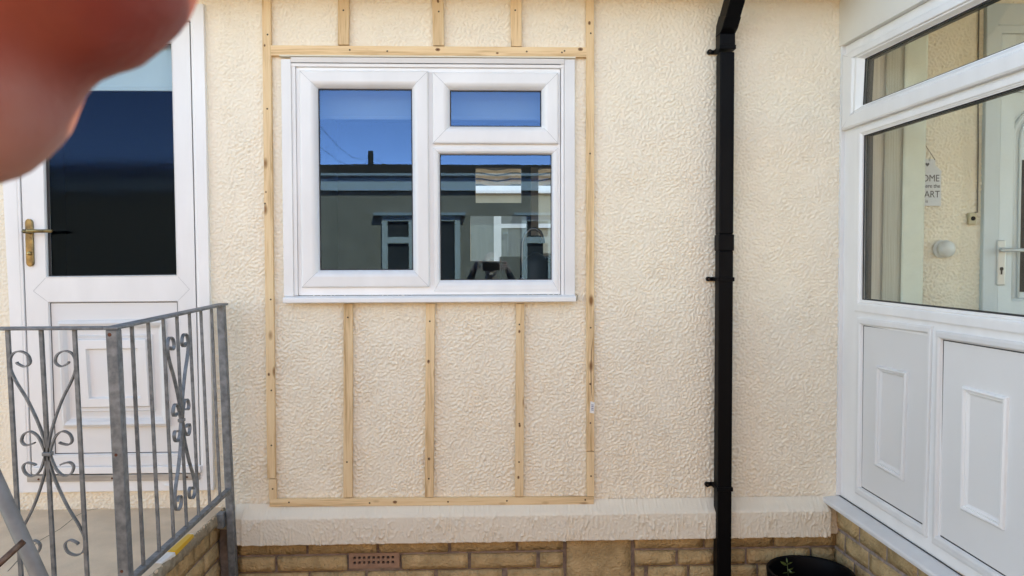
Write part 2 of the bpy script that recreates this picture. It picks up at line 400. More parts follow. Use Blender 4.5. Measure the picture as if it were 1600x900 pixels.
# stone plinth: mortar backing and single stones
plinth = MB().box(HX0, HX1, .012, .10, -.05, .52).build('plinth_wall', MORTAR, house)
def stone(P_, u0, u1, v0, v1, dep, parent, seed, name='stone', nu=None, nv=3, mat_=None, rough=.004):
    rn = random.Random(seed); nu = nu or max(3, min(9, int((u1 - u0) / .03))); vs, fs = [], []
    for j in range(nv + 1):
        for i in range(nu + 1):
            e = (i in (0, nu)) or (j in (0, nv))
            a, b_ = i / nu, j / nv
            jx = rn.uniform(-.0015, .0015); 
            u = u0 + (u1 - u0) * a + (rn.uniform(-1, 1) * .15 * (u1 - u0) / nu if not i in (0, nu) else jx)
            v = v0 + (v1 - v0) * b_ + (rn.uniform(-1, 1) * .1 * (v1 - v0) / nv if not j in (0, nv) else jx)
            vs.append(P_(u, v, (dep * .6 if e else dep + rn.uniform(-rough, rough))))
    W_ = nu + 1
    for j in range(nv):
        for i in range(nu): fs.append((j * W_ + i, j * W_ + i + 1, (j + 1) * W_ + i + 1, (j + 1) * W_ + i))
    rim = [i for i in range(W_)] + [j * W_ + nu for j in range(1, nv + 1)] + [nv * W_ + i for i in range(nu - 1, -1, -1)] + [j * W_ for j in range(nv - 1, 0, -1)]
    n0 = len(vs)
    for k in rim:
        j, i = divmod(k, W_); vs.append(P_(u0 + (u1 - u0) * i / nu, v0 + (v1 - v0) * j / nv, -.012))
    for a in range(len(rim)):
        b_ = (a + 1) % len(rim); fs.append((rim[a], rim[b_], n0 + b_, n0 + a))
    return obj(name, vs, fs, mat_ or STONE, parent, smooth=True)
def zrow(py): return pt(757, py, 0).z
rows = [(828, 860), (865.5, 886.5), (890.5, 913), (918, 940), (945, 967)]
xr = {0: [(373, 478), (483, 588), (593, 700), (705, 806), (810, 879), (992, 1098), (1102, 1206), (1210, 1306)],
      1: [(373, 429), (434, 542), (628, 731), (736, 838), (844, 879), (992, 1055), (1060, 1117), (1121, 1163), (1168, 1264), (1269, 1305)],
      2: [(373, 481), (485, 570), (575, 678), (684, 784), (793, 880), (992, 1006), (1013, 1073), (1078, 1130), (1134, 1181), (1186, 1262), (1267, 1305)],
      3: [(373, 450), (455, 560), (565, 660), (665, 760), (765, 879), (992, 1080), (1085, 1190), (1195, 1305)],
      4: [(373, 500), (505, 600), (605, 720), (725, 830), (835, 879), (992, 1050), (1055, 1150), (1155, 1305)]}
k = 100
def WP(u, v, d): return Vector((u, -d, v))
for r_, (yt, yb) in enumerate(rows):
    for a, b_ in xr[r_]:
        k += 1; stone(WP, pt(a, 880, 0).x, pt(b_, 880, 0).x, zrow(yb), zrow(yt), .010, plinth, k)
# tall quoin block, then one more under it
stone(WP, pt(885.5, 880, 0).x, pt(985, 880, 0).x, zrow(936), zrow(835), .012, plinth, 900, nv=7, nu=7)
stone(WP, pt(885.5, 880, 0).x, pt(985, 880, 0).x, zrow(985), zrow(941), .012, plinth, 901, nv=4, nu=7)
# air brick with 9 x 2 holes
a0, a1 = pt(546, 875, 0).x, pt(624.5, 875, 0).x; v1_, v0_ = pt(585, 863, 0).z, pt(585, 886.5, 0).z
ab = MB(); hw = .0115; us = [pt(554.5 + 7.45 * i, 875, 0).x for i in range(9)]; vz = [pt(585, 870, 0).z, pt(585, 877.6, 0).z]
ue = [a0] + [e for u in us for e in (u - hw / 2, u + hw / 2)] + [a1]
ve = [v0_, vz[1] - hw / 2, vz[1] + hw / 2, vz[0] - hw / 2, vz[0] + hw / 2, v1_]
for j in range(5):
    for i in range(len(ue) - 1):
        if i % 2 == 1 and j in (1, 3): continue
        ab.add([WP(ue[i], ve[j], .009), WP(ue[i + 1], ve[j], .009), WP(ue[i + 1], ve[j + 1], .009), WP(ue[i], ve[j + 1], .009)], [(0, 1, 2, 3)])
for u in us:
    for v in vz:
        q = rectuv(u - hw / 2, u + hw / 2, v - hw / 2, v + hw / 2); ab.ring(q, q, [(0, .009), (0, -.008)], WP)
q = rectuv(a0, a1, v0_, v1_); ab.ring(q, q, [(0, .009), (0, -.01)], WP)
abo = ab.build('air_brick', TERRA, plinth)
MB().box(a0, a1, .0075, .010, v0_, v1_).build('air_brick_void', VOID, plinth)

# eaves: soffit, fascia, gutter and roof above the frame
MB().box(HX0, 1.57, -.40, .0, 2.795, 2.81).build('soffit', FASCIA, house)
MB().box(HX0, 1.57, -.42, -.402, 2.775, 2.96).build('fascia', FASCIA, house)
gm = MB(); gp = [(-.425 - .055 + .055 * math.cos(a), 2.93 - .055 * math.sin(a)) for a in np.linspace(0, math.pi, 9)]
for i in range(8): gm.add([(HX0, gp[i][0], gp[i][1]), (1.57, gp[i][0], gp[i][1]), (1.57, gp[i + 1][0], gp[i + 1][1]), (HX0, gp[i + 1][0], gp[i + 1][1])], [(0, 1, 2, 3)])
gm.build('gutter', BLACKPVC, house)
MB().add([(HX0 - .2, -.44, 2.985), (HX1 + .2, -.44, 2.985), (HX1 + .2, 1.5, 3.65), (HX0 - .2, 1.5, 3.65), (HX0 - .2, 3.4, 2.985), (HX1 + .2, 3.4, 2.985)], [(0, 1, 2, 3), (3, 2, 5, 4), (0, 3, 4), (1, 5, 2), (0, 4, 5, 1)]).build('roof', TILE, house)

# ---------------------------------------------------------------- main window
win = thing('window', (0, 0, 0)); win.parent = house
def fr(name, o, i, prof, parent, P_=WP, m_=None, bevel=0):
    return MB().ring(o, i, prof, P_).build(name, m_ or WHITE, parent, bevel=bevel)
# outer cover trim: left, right boards and stepped head
TRL = wrect(441, 456.5, 92, 463, .022); TRR = wrect(882, 898.5, 92, 463, .022)
MB().slab(TRL, .0, .022, WP).build('cover_trim', WHITE, win, bevel=.0025)
MB().slab(TRR, .0, .022, WP).build('cover_trim', WHITE, win, bevel=.0025)
uL, uR = TRL[1][0] + .0008, TRR[0][0] - .0008
z_ = lambda py, d=.02: pt(670, py, -d).z
def hbar(u0, u1, pts_):      # bar along x with a (d, z) section
    mb = MB(); n_ = len(pts_)
    v = [WP(u0, z, d) for d, z in pts_] + [WP(u1, z, d) for d, z in pts_]
    f_ = [(i, (i + 1) % n_, n_ + (i + 1) % n_, n_ + i) for i in range(n_)] + [tuple(range(n_))[::-1], tuple(range(n_, 2 * n_))]
    return mb.add(v, f_)
hbar(uL, uR, [(0, z_(91)), (.030, z_(91.5)), (.022, z_(98.6)), (.0, z_(98.6))]).build('head_trim', WHITE, win)
hbar(uL, uR, [(0, z_(99.8)), (.020, z_(100.2)), (.018, z_(104.6)), (.0, z_(105))]).build('head_trim', WHITE, win)
MB().box(WOUT[0][0] - .003, WOUT[1][0] + .003, -.034, .0, z_(90.6), z_(88.2)).build('drip_strip', mat('aged_strip', (.74, .68, .55), .6), win, bevel=.001)
# side beads
for a, b_ in ((457.2, 463.4), (876.6, 881.4)):
    q = wrect(a, b_, 100, 462, .015); MB().slab(q, 0, .0155, WP).build('side_bead', WHITE, win, bevel=.002)
# outer frame with mullion and transom
FO = wrect(464.2, 875.6, 106.2, 460.8, .008)
fm = MB()
fm.ring(FO, grow(FO, -.022), [(0, -.06), (0, .006), (.05, .0075), (1, .0075), (1, -.06)], WP)
mull = wrect(668, 680, 112, 455, .006); fm.slab(mull, -.05, .0062, WP)
tran = wrect(676, 873, 223, 232, .006); fm.slab(tran, -.05, .0058, WP)
fm.build('frame', WHITE, win, bevel=.0012)
# bottom rail of frame
hbar(FO[0][0] + .01, FO[1][0] - .01, [(0, z_(460.5)), (.009, z_(460.5)), (.009, z_(446)), (0, z_(446))]).build('frame_rail', WHITE, win)
hbar(FO[0][0], FO[1][0], [(-.01, z_(462.6)), (.002, z_(462.6)), (.002, z_(460.4)), (-.01, z_(460.4))]).build('drain_gap', DARKGAP, win)
SP = [(0, -.0), (0, .019), (.035, .0235), (.09, .0255), (.16, .026), (.62, .027), (.70, .0255), (.80, .021), (.90, .013), (.985, .003), (1, -.006)]
WELD = mat('weld_line', (.42, .43, .44), .7)
def welds(o, i, prof, P_, parent, r_=.0007):
    wm_ = MB()
    for a, b_ in zip(o, i):
        wm_.tube([P_(a[0] + (b_[0] - a[0]) * t, a[1] + (b_[1] - a[1]) * t, d + .0001) for t, d in prof], r_, 5)
    return tag(wm_.build('weld_line', WELD, parent), kind='stuff')
def sash(o_px, g_px, parent):
    o = wrect(*o_px, .022); g_ = wrect(*g_px, .004)
    MB().ring(o, g_, [(0, -.004)] + SP[1:], WP).build('sash', WHITE, parent)
    welds(o, g_, SP[2:-2], WP, parent)
    gk = grow(g_, .001); MB().ring(gk, grow(g_, -.0045), [(0, -.0062), (1, -.0064)], WP).build('gasket', DARKGAP, parent)
    MB().slab(grow(g_, .006), -.012, -.008, WP).build('pane', GLASS, parent)
sash((469.5, 670, 110.5, 449), (498, 644.5, 138.5, 422), win)
sash((676, 872.5, 113, 224.5), (703, 846, 141, 197.5), win)
# fixed light: bead only
go, gi = wrect(677, 872.5, 230.5, 456, .012), wrect(687.5, 862, 241, 437.5, .0)
MB().ring(go, gi, [(0, 0), (0, .010), (.2, .0125), (.55, .012), (.8, .008), (1, -.004)], WP).build('glazing_bead', WHITE, win)
MB().ring(grow(gi, .001), grow(gi, -.004), [(0, -.0045), (1, -.0047)], WP).build('gasket', DARKGAP, win)
MB().slab(grow(gi, .006), -.010, -.006, WP).build('pane', GLASS, win)
welds(go, gi, [(.1, .0115), (.55, .012), (.8, .008)], WP, win)
ck = MB(); ck.tube([pt(a, b_, -.004) for a, b_ in ((897.5, 436), (898.5, 450), (898, 459), (902.5, 461), (901, 470))], .0011, 5)
ck.build('sealant_crack', DARKGAP, win)
# sill with rolled nose
SL0, SL1 = pt(442, 470, -.06).x, pt(900, 470, -.06).x
zs1, zs0 = pt(670, 463.5, -.045).z, pt(670, 472.8, -.06).z
hbar(SL0, SL1, [(-.02, zs1 + .006), (.020, zs1 + .003), (.052, zs1), (.060, zs1 - .003), (.062, zs1 - .008), (.062, zs0 + .003), (.059, zs0), (.050, zs0), (.046, zs0 + .008), (-.02, zs0 + .012)]).build('sill', WHITE, win, bevel=.001)
# reveal lining through the wall
rv = MB(); rq = grow(FO, .004); rv.ring(rq, rq, [(0, -.005), (0, -.14)], WP).build('reveal', WHITE, win)

# ---------------------------------------------------------------- white back door on the landing
door = thing('door', (0, 0, 0)); door.parent = house
LQ = quv(WALL, .02, (22, 36), (296, 33), (312.5, 738), (48.5, 742))       # leaf
IQ = grow(LQ, .003)
DQ = DOUT
MB().ring(DQ, grow(LQ, .003), [(0, -.01), (0, .020), (.02, .022), (.80, .022), (.86, .019), (.97, .019), (1, .017), (1, -.05)], WP).build('door_frame', WHITE, door, bevel=.0008)
MB().ring(grow(LQ, .006), grow(LQ, -.006), [(0, .002), (1, .002)], WP).build('door_gap', DARKGAP, door)
GQ = quv(WALL, .015, (63, 66), (268.5, 66), (277, 431), (72, 433.5))       # glass
PQ = quv(WALL, .015, (75, 471.5), (277.8, 470), (283, 709), (83, 711.5))   # lower panel
# leaf: stiles and rails as four bars round two openings
lf = MB()
def q4(*p): return [tuple(x) for x in p]
mid = lambda a, b_, t: (a[0] + (b_[0] - a[0]) * t, a[1] + (b_[1] - a[1]) * t)
D0, D1 = -.03, .0155
LQ0 = LQ; LQ = grow(LQ, -.003)
TL, TR_, BR_, BL_ = LQ
lf.slab(q4(TL, TR_, GQ[1], GQ[0]), D0, D1, WP)
lf.slab(q4(TL, GQ[0], GQ[3], PQ[0], PQ[3], BL_)[0:4], D0, D1, WP) if False else None
mL, mR = mid(TL, BL_, .589), mid(TR_, BR_, .589)
lf.slab(q4(TL, GQ[0], GQ[3], mL), D0, D1, WP); lf.slab(q4(mL, PQ[0], PQ[3], BL_), D0, D1, WP)
lf.slab(q4(GQ[1], TR_, mR, GQ[2]), D0, D1, WP); lf.slab(q4(PQ[1], mR, BR_, PQ[2]), D0, D1, WP)
lf.slab(q4(GQ[3], GQ[2], mR, mL), D0, D1, WP); lf.slab(q4(mL, mR, PQ[1], PQ[0]), D0, D1, WP)
lf.slab(q4(PQ[3], PQ[2], BR_, BL_), D0, D1, WP)
lf.build('door_leaf', WHITE, door)
MB().ring(GQ, grow(GQ, -.004), [(0, .016), (.3, .019), (1, .012), (1, .002)], WP).build('glazing_bead', WHITE, door)
gq = grow(GQ, -.004); MB().ring(gq, [(gq[0][0] + .012, gq[0][1] - .004), (gq[1][0] - .003, gq[1][1] - .004), (gq[2][0] - .003, gq[2][1] + .004), (gq[3][0] + .012, gq[3][1] + .004)], [(0, .001), (1, .0005)], WP).build('gasket', DARKGAP, door)
MB().slab(gq, -.006, -.002, WP).build('pane', GLASSDOOR, door)
wd = MB()
for A_, B2 in (((52, 455), (71, 434.5)), ((52, 455), (74, 471)), ((296, 452), (278, 432)), ((296, 452), (279, 469))):
    wd.tube([pt(*A_, -.0156), pt(*B2, -.0156)], .0007, 5)
tag(wd.build('weld_line', WELD, door), kind='stuff')
MB().ring(PQ, grow(PQ, -.004), [(0, .016), (0, .017), (1, .009), (1, .004)], WP).build('panel_bead', WHITE, door)
MB().slab(grow(PQ, -.0035), -.01, .005, WP).build('door_panel', WHITE2, door)
MB().ring(grow(PQ, -.0032), grow(PQ, -.0072), [(0, .0054), (1, .0056)], WP).build('gasket', DARKGAP, door)  # gasket line that doubles as painted shadow below the bead
def pring(name, outer, inner, prof): MB().ring(outer, inner, prof, WP).build(name, WHITE, door)
O1 = quv(WALL, .012, (90.5, 501), (259, 498), (266, 666), (99, 668.5)); O2 = quv(WALL, .012, (107, 518), (246, 516), (250, 649), (112, 651))
pring('panel_moulding', O1, O2, [(0, .0045), (.06, .020), (.30, .028), (.55, .022), (.8, .008), (1, .006)])
O3 = quv(WALL, .012, (122, 531), (229, 530), (235, 634), (128, 636)); O4 = quv(WALL, .012, (138, 547), (214, 545.5), (219, 619), (143, 620.5))
pring('panel_moulding', O2, O3, [(0, .006), (.45, .007), (.55, .013), (.9, .009), (1, .021)])
pring('panel_moulding', O3, O4, [(0, .021), (.05, .024), (.85, .024), (1, .009)])
MB().slab(O4, .0, .009, WP).build('raised_panel', WHITE2, door)
def skewbar(name, q, d0, d1, m_, prof=None): return MB().slab(q, d0, d1, WP).build(name, m_, door, bevel=.002)
DB = quv(WALL, .03, (50, 730.5), (313, 728), (313.5, 738.5), (51, 741))
skewbar('drip_bar', DB, .01, .034, WHITE)
skewbar('kick_rail', quv(WALL, .02, (84, 714), (284, 711.5), (286, 726), (86, 729)), .0, .019, WHITE)
skewbar('threshold', quv(WALL, .03, (41.5, 743.5), (311.5, 740), (312, 750), (42, 753.5)), .0, .030, GALV2)
for p_ in ((60, 749), (292, 745.5), (175, 747.5)):
    c = pt(*p_, -.031); MB().lathe(c, [(0.0045, 0), (.004, .0015), (0, .002)], 10, 'Y').build('rust_spot', RUST, door)
# brass handle: long backplate, lever, cylinder
hp = quv(WALL, .02, (39.8, 342), (51, 342), (53, 416.5), (42, 417))
hb = MB(); cx0, cz0 = (hp[0][0] + hp[1][0]) / 2, hp[0][1] - .016; cx1, cz1 = (hp[2][0] + hp[3][0]) / 2, hp[2][1] + .016; hw_ = .016
ol = [(cx0 + hw_ * math.cos(a), cz0 + hw_ * math.sin(a)) for a in np.linspace(0, math.pi, 9)] + [(cx1 + hw_ * math.cos(a), cz1 + hw_ * math.sin(a)) for a in np.linspace(math.pi, 2 * math.pi, 9)]
n_ = len(ol); vs = [WP(u, v, .015) for u, v in ol] + [WP(u, v, .023) for u, v in ol] + [WP(cx0 + (u - cx0) * .8 if i < 9 else cx1 + (u - cx1) * .8, v, .026) for i, (u, v) in enumerate(ol)]
fs = [(i, (i + 1) % n_, n_ + (i + 1) % n_, n_ + i) for i in range(n_)] + [(n_ + i, n_ + (i + 1) % n_, 2 * n_ + (i + 1) % n_, 2 * n_ + i) for i in range(n_)] + [tuple(range(2 * n_, 3 * n_))]
obj('handle_plate', vs, fs, BRASS, door)
c0 = pt(46, 362, -.026); l1 = Vector((c0.x, -.066, c0.z)); l2 = pt(40.5, 361, -.07); l3 = pt(82, 361, -.07)
MB().tube([c0, l1], [.010, .0085], 12).build('handle_neck', BRASS, door, smooth=True)
MB().tube([l2, l2 + (l3 - l2) * .1, l2 + (l3 - l2) * .5, l2 + (l3 - l2) * .9, l3], [.006, .0085, .0075, .0075, .006], 12).build('lever', BRASS, door, smooth=True)
c1 = pt(46.5, 396, -.026); MB().lathe(c1, [(.0085, 0), (.0085, .006), (.006, .008), (0, .008)], 14, 'Y').build('lock_cylinder', BRASS, door, smooth=True)
c1 = pt(46, 371, -.026); MB().lathe(c1, [(.004, 0), (.003, .002), (0, .002)], 10, 'Y').build('handle_screw', BRASS, door)
for p_ in ((90, 761.5), (262, 758.5)):
    c = pt(*p_, -.024); MB().box(c.x - .012, c.x + .012, -.030, -.02, c.z - .004, c.z + .004).build('drain_cap', WHITE, door, bevel=.002)
# drip moulding over the door, cable cleat
# inside the lobby: dark box with roller blind behind the glass
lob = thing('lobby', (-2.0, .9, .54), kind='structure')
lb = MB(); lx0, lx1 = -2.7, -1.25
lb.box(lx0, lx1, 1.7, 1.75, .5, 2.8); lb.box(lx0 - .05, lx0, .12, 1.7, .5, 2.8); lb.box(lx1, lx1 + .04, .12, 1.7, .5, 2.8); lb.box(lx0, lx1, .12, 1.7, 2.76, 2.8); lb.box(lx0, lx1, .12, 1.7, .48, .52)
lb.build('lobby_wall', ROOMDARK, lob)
bt = pt(200, 142.5, .05).z
rb = thing('roller_blind', (-1.7, .05, bt), 'pale roller blind pulled a little way down inside the door glass', 'blind')
MB().box(pt(40, 100, .05).x, pt(285, 100, .05).x, .046, .048, bt + .02, 2.75).build('blind_fabric', BLIND, rb)
MB().box(pt(40, 100, .05).x, pt(285, 100, .05).x, .042, .052, bt, bt + .022).build('bottom_bar', BLIND, rb, bevel=.003)

# ---------------------------------------------------------------- landing slab and its stone side
LX = pt(352, 797, 0).x; LZ = pt(300, 793, 0).z
land = thing('landing', (LX - 1.0, -.5, 0), 'concrete landing slab outside the white door on a low stone wall', 'step')
nx_, ny_ = 60, 30
sl = MB(); sl.box(LX - 2.2, LX, -1.12, .02, LZ - .045, LZ).build('slab', CONC, land, bevel=.006)
# ragged worn slab edge along the right side
ev, ef = [], []; rn = random.Random(4); n_ = 90
for i in range(n_ + 1):
    y = .0 - 1.12 * i / n_; 
    for (dx, dz) in ((-.004 + rn.uniform(-.006, .002), .0008), (.004 + rn.uniform(-.003, .004), -.006 + rn.uniform(-.004, .003)), (.006 + rn.uniform(-.004, .005), -.022), (.005 + rn.uniform(-.004, .005), -.040 + rn.uniform(-.004, .004)), (-.01, -.05)):
        ev.append((LX + dx, y, LZ + dz))
for i in range(n_):
    for j in range(4): ef.append((i * 5 + j, i * 5 + j + 1, (i + 1) * 5 + j + 1, (i + 1) * 5 + j))
obj('slab_edge', ev, ef, CONCEDGE, land, smooth=True)
cr = [pt(0, 893, -.72), pt(30, 868, -.5), pt(62, 845, -.28), pt(100, 822, -.16), pt(125, 806, -.07), pt(150, 793, -.005)]
def onslab(px, py):
    d = ray(px, py); t = (LZ - CAM.z) / d.z; p = CAM + d * t; return Vector((p.x, p.y, LZ))
cpts = [onslab(*p) for p in ((12, 893), (40, 862), (62, 845), (95, 826), (118, 807), (133, 799), (160, 793))]
cm = MB()
for i in range(len(cpts) - 1):
    for k_ in range(4):
        a = cpts[i].lerp(cpts[i + 1], k_ / 4); b_ = cpts[i].lerp(cpts[i + 1], (k_ + 1) / 4); a.y += .004 * math.sin(i * 4 + k_); b_.y += .004 * math.sin(i * 4 + k_ + 1)
        t = (b_ - a).normalized(); n = Vector((-t.y, t.x, 0)) * .0016
        cm.add([a + n + Vector((0, 0, .0006)), a - n + Vector((0, 0, .0006)), b_ - n + Vector((0, 0, .0006)), b_ + n + Vector((0, 0, .0006))], [(0, 1, 2, 3)])
cm.build('crack', CRACK, land)
MB().box(LX - 2.1, LX - .03, -1.08, .0, -.05, LZ - .046).build('landing_wall', MORTAR, land)
def SPm(u, v, d): return Vector((LX - .03 + d, -u, v))
cz = LZ - .052; k = 500
for r_ in range(6):
    hgt = [.095, .082, .10, .07, .09, .08][r_]; u = .004 + .1 * (r_ % 2) - .09
    rr = random.Random(r_ + 50)
    while u < 1.07:
        L_ = rr.uniform(.15, .27); k += 1
        stone(SPm, max(u, .004), min(u + L_ - .010, 1.08), cz - hgt + .009 + rr.uniform(0, .006), cz - rr.uniform(0, .004), .012, land, k)
        u += L_
    cz -= hgt
def SPf(u, v, d): return Vector((LX - 2.1 + u, -1.08 - d, v))
cz = LZ - .052
for r_ in range(6):
    u = .0
    while u < 2.05:
        L_ = rn.uniform(.2, .34); k += 1
        stone(SPf, u, min(u + L_ - .01, 2.07), cz - .076, cz, .010, land, k); u += L_
    cz -= .087

# ---------------------------------------------------------------- galvanised railing
YR, YC = -.07, -1.04
RX = pt(345.5, 480, YR).x; RZt = pt(348, 476, YR).z
LEAN = .030
rail = thing('railing', (RX, YR, .1), 'galvanised steel railing with scrolled ironwork round the door landing', 'railing')
def RP(x, y, z): return Vector((x - LEAN * (z - RZt), y, z))
FZ = pt(100, 512, YC).z
zt_r = lambda y: RZt - .012 + (FZ - RZt + .012) * (y - YR) / (YC - YR)
bz = pt(355, 765, YR).z
CX = pt(177, 514, YC).x
xat = lambda y: RX + (CX - RX) * (y - YR) / (YC - YR)
def leanbox(x, y, hx, hy, z0, z1): return MB().box(x - hx, x + hx, y - hy, y + hy, z0, z1, RP)
leanbox(RX, YR, .0155, .0155, .16, RZt - .004).build('post', GALV, rail, bevel=.003)
leanbox(CX, YC, .0168, .0168, .10, FZ - .006).build('post', GALV, rail, bevel=.003)
# handrail flats
tr = MB(); tr.add([RP(xat(YR) + s * .021, YR + .03, RZt - .004 + z) for s in (-1, 1) for z in (0, .009)] + [RP(CX + s * .021, YC - .021, FZ - .006 + z) for s in (-1, 1) for z in (0, .009)], [(0, 1, 3, 2), (4, 6, 7, 5), (0, 4, 5, 1), (2, 3, 7, 6), (0, 2, 6, 4), (1, 5, 7, 3)])
tr.build('handrail', GALV, rail, bevel=.002)
MB().box(CX - 1.4, CX - .0215, YC - .020, YC + .020, FZ - .006, FZ + .003, RP).build('handrail', GALV, rail, bevel=.002)
# bottom rails
br = MB(); br.add([RP(xat(YR) + s * .012, YR - .01, bz + z) for s in (-1, 1) for z in (-.007, .009)] + [RP(CX + s * .012, YC + .02, bz + z) for s in (-1, 1) for z in (-.007, .009)], [(0, 1, 3, 2), (4, 6, 7, 5), (0, 4, 5, 1), (2, 3, 7, 6), (0, 2, 6, 4), (1, 5, 7, 3)])
br.build('bottom_rail', GALV, rail, bevel=.002)
MB().box(CX - 1.4, CX - .021, YC - .006, YC + .006, bz - .007, bz + .009, RP).build('bottom_rail', GALV, rail, bevel=.002)
nb = 7; spy = (YC - YR) / (nb + 1)
ys = [YR + spy * (i + 1) for i in range(nb)]
for y in ys: leanbox(xat(y), y, .0047, .0047, bz + .008, zt_r(y) + .002).build('baluster', GALV, rail)
spx = pt(116, 600, YC).x - pt(64, 600, YC).x
xf = [pt(116, 512, YC).x - spx * i for i in range(0, 9)]
for x in xf:
    leanbox(x, YC, .0052, .0052, bz + .008, FZ - .005).build('baluster', GALV, rail)
# scrollwork: flat bar bent into paired scrolls
def ribbon(path, P_, wdt=.006, th=.0022):
    mb = MB(); n_ = len(path)
    for i, (a, c) in enumerate(path):
        p0, p1 = path[max(i - 1, 0)], path[min(i + 1, n_ - 1)]
        t = Vector((p1[0] - p0[0], p1[1] - p0[1])).normalized(); nn = Vector((-t.y, t.x)) * th
        for sx, sy in ((1, -1), (1, 1), (-1, 1), (-1, -1)): mb.v.append(P_(a + nn.x * sx, c + nn.y * sx, sy * wdt))
    for i in range(n_ - 1):
        for k_ in range(4):
            k2 = (k_ + 1) % 4; mb.f.append((i * 4 + k_, i * 4 + k2, i * 4 + 4 + k2, i * 4 + 4 + k_))
    mb.f.append((3, 2, 1, 0)); mb.f.append(tuple((n_ - 1) * 4 + q for q in range(4))); return mb
def bez(pts_, n=10):
    out = []; P_ = [Vector(p) for p in pts_]; P_ = [2 * P_[0] - P_[1]] + P_ + [2 * P_[-1] - P_[-2]]
    for i in range(1, len(P_) - 2):
        for t in np.linspace(0, 1, n, endpoint=False):
            a, b_, c, d = P_[i - 1:i + 3]
            out.append(.5 * ((2 * b_) + (-a + c) * t + (2 * a - 5 * b_ + 4 * c - d) * t * t + (-a + 3 * b_ - 3 * c + d) * t ** 3))
    out.append(P_[-2]); return [(p.x, p.y) for p in out]
# half motif in units of metres, origin at the collar, x outwards, z up (measured from the front panel)
LONG = [(.006, -.02), (.006, .03), (.020, .085), (.050, .16), (.083, .222), (.096, .262), (.090, .296), (.068, .308), (.044, .298), (.037, .275), (.052, .262), (.072, .270), (.076, .276)]
SHORT = [(.004, -.01), (.012, .020), (.026, .052), (.046, .067), (.066, .060), (.074, .040), (.064, .027), (.044, .030), (.036, .034)]
def motif(P_):
    for sz in (1, -1):
        for sx in (1, -1):
            for sh in (LONG, SHORT):
                ribbon(bez([(a * sx, c * sz) for a, c in sh], 9), P_).build('scroll', GALV, rail, smooth=False)
    MB().add([P_(x, z, y) for x in (-.013, .013) for y in (-.010, .010) for z in (-.006, .006)], [(0, 1, 3, 2), (4, 6, 7, 5), (0, 4, 5, 1), (2, 3, 7, 6), (0, 2, 6, 4), (1, 5, 7, 3)]).build('collar', GALV, rail, bevel=.002)
mz = pt(70, 709, YC).z
xm = xf[1]
motif(lambda a, c, d: RP(xm + a, YC + d - .0, mz + c))
ym = ys[3]
motif(lambda a, c, d: RP(xat(ym - a) + d, ym - a, mz + c))
for p_, y_, rad in (((171, 523), YC - .0173, .006), ((181, 711), YC - .0173, .005), ((190, 893), YC - .0173, .005)):
    c = pt(*p_, y_); MB().lathe(c, [(rad, -.001), (rad * .8, .0012), (0, .0016)], 10, 'Y').build('rust_spot', RUST, rail)
# fixing lug at the foot of the rear post
c = pt(346, 812, -.1); MB().box(LX, RX + .01, -.115, -.075, c.z - .035, c.z + .03).build('fixing_lug', GALV, rail, bevel=.003)
MB().tube([(RX - .03, -.13, c.z + .01), (RX - .03, -.115, c.z + .01)], .007, 6).build('bolt', SCREW, rail)

# leaning tube with a rusty rod through it
q0 = pt(-16, 730, -1.40); q1 = pt(61, 900, -1.47); dirv = (q1 - q0).normalized()
bot = q1 + dirv * ((0 - q1.z) / dirv.z); top = q0 - dirv * ((1.36 - q0.z) / -dirv.z) if dirv.z else q0
top = q0 + dirv * ((1.395 - q0.z) / dirv.z)
ltube = thing('leaning_tube', bot, 'grey metal tube leaning across the lower left corner with a rusty rod through it', 'metal tube')
MB().tube([bot, top], .0185, 20).build('tube', mat('dull_tube', (.19, .17, .15), .6, .1, var=.25, vscale=18, bump=.1, bscale=90), ltube, smooth=True)
m0 = pt(37, 846, -1.50); m1 = pt(-28, 905, -1.58)
MB().tube([m0, m0.lerp(m1, .5), m1], .0078, 10).build('rod', STEELROD, ltube, smooth=True)

# yellow and white scraper on the slab edge
sa, sb_ = onslab(298, 839), onslab(268, 868); sc_ = onslab(247, 881); up_ = Vector((0, 0, 1))
scr = thing('scraper', sb_, 'yellow and white plastic scraper lying by the bottom rail on the landing edge', 'scraper')
def flatbar(a, b_, w0, w1, h0, h1, name, m_):
    t = (b_ - a).normalized(); n = t.cross(up_)
    MB().add([a - n * w0, a + n * w0, b_ + n * w1, b_ - n * w1] + [a - n * w0 * .8 + up_ * h0, a + n * w0 * .8 + up_ * h0, b_ + n * w1 * .8 + up_ * h1, b_ - n * w1 * .8 + up_ * h1],
             [(3, 2, 1, 0), (4, 5, 6, 7), (0, 1, 5, 4), (1, 2, 6, 5), (2, 3, 7, 6), (3, 0, 4, 7)]).build(name, m_, scr, bevel=.002)
flatbar(sa, sb_, .014, .018, .012, .016, 'scraper_handle', YELLOW)
flatbar(sb_, sc_, .0185, .015, .014, .005, 'scraper_blade', PAPER)
flatbar(sa + (sa - sb_) * .08, sa, .008, .010, .009, .011, 'end_cap', PAPER)

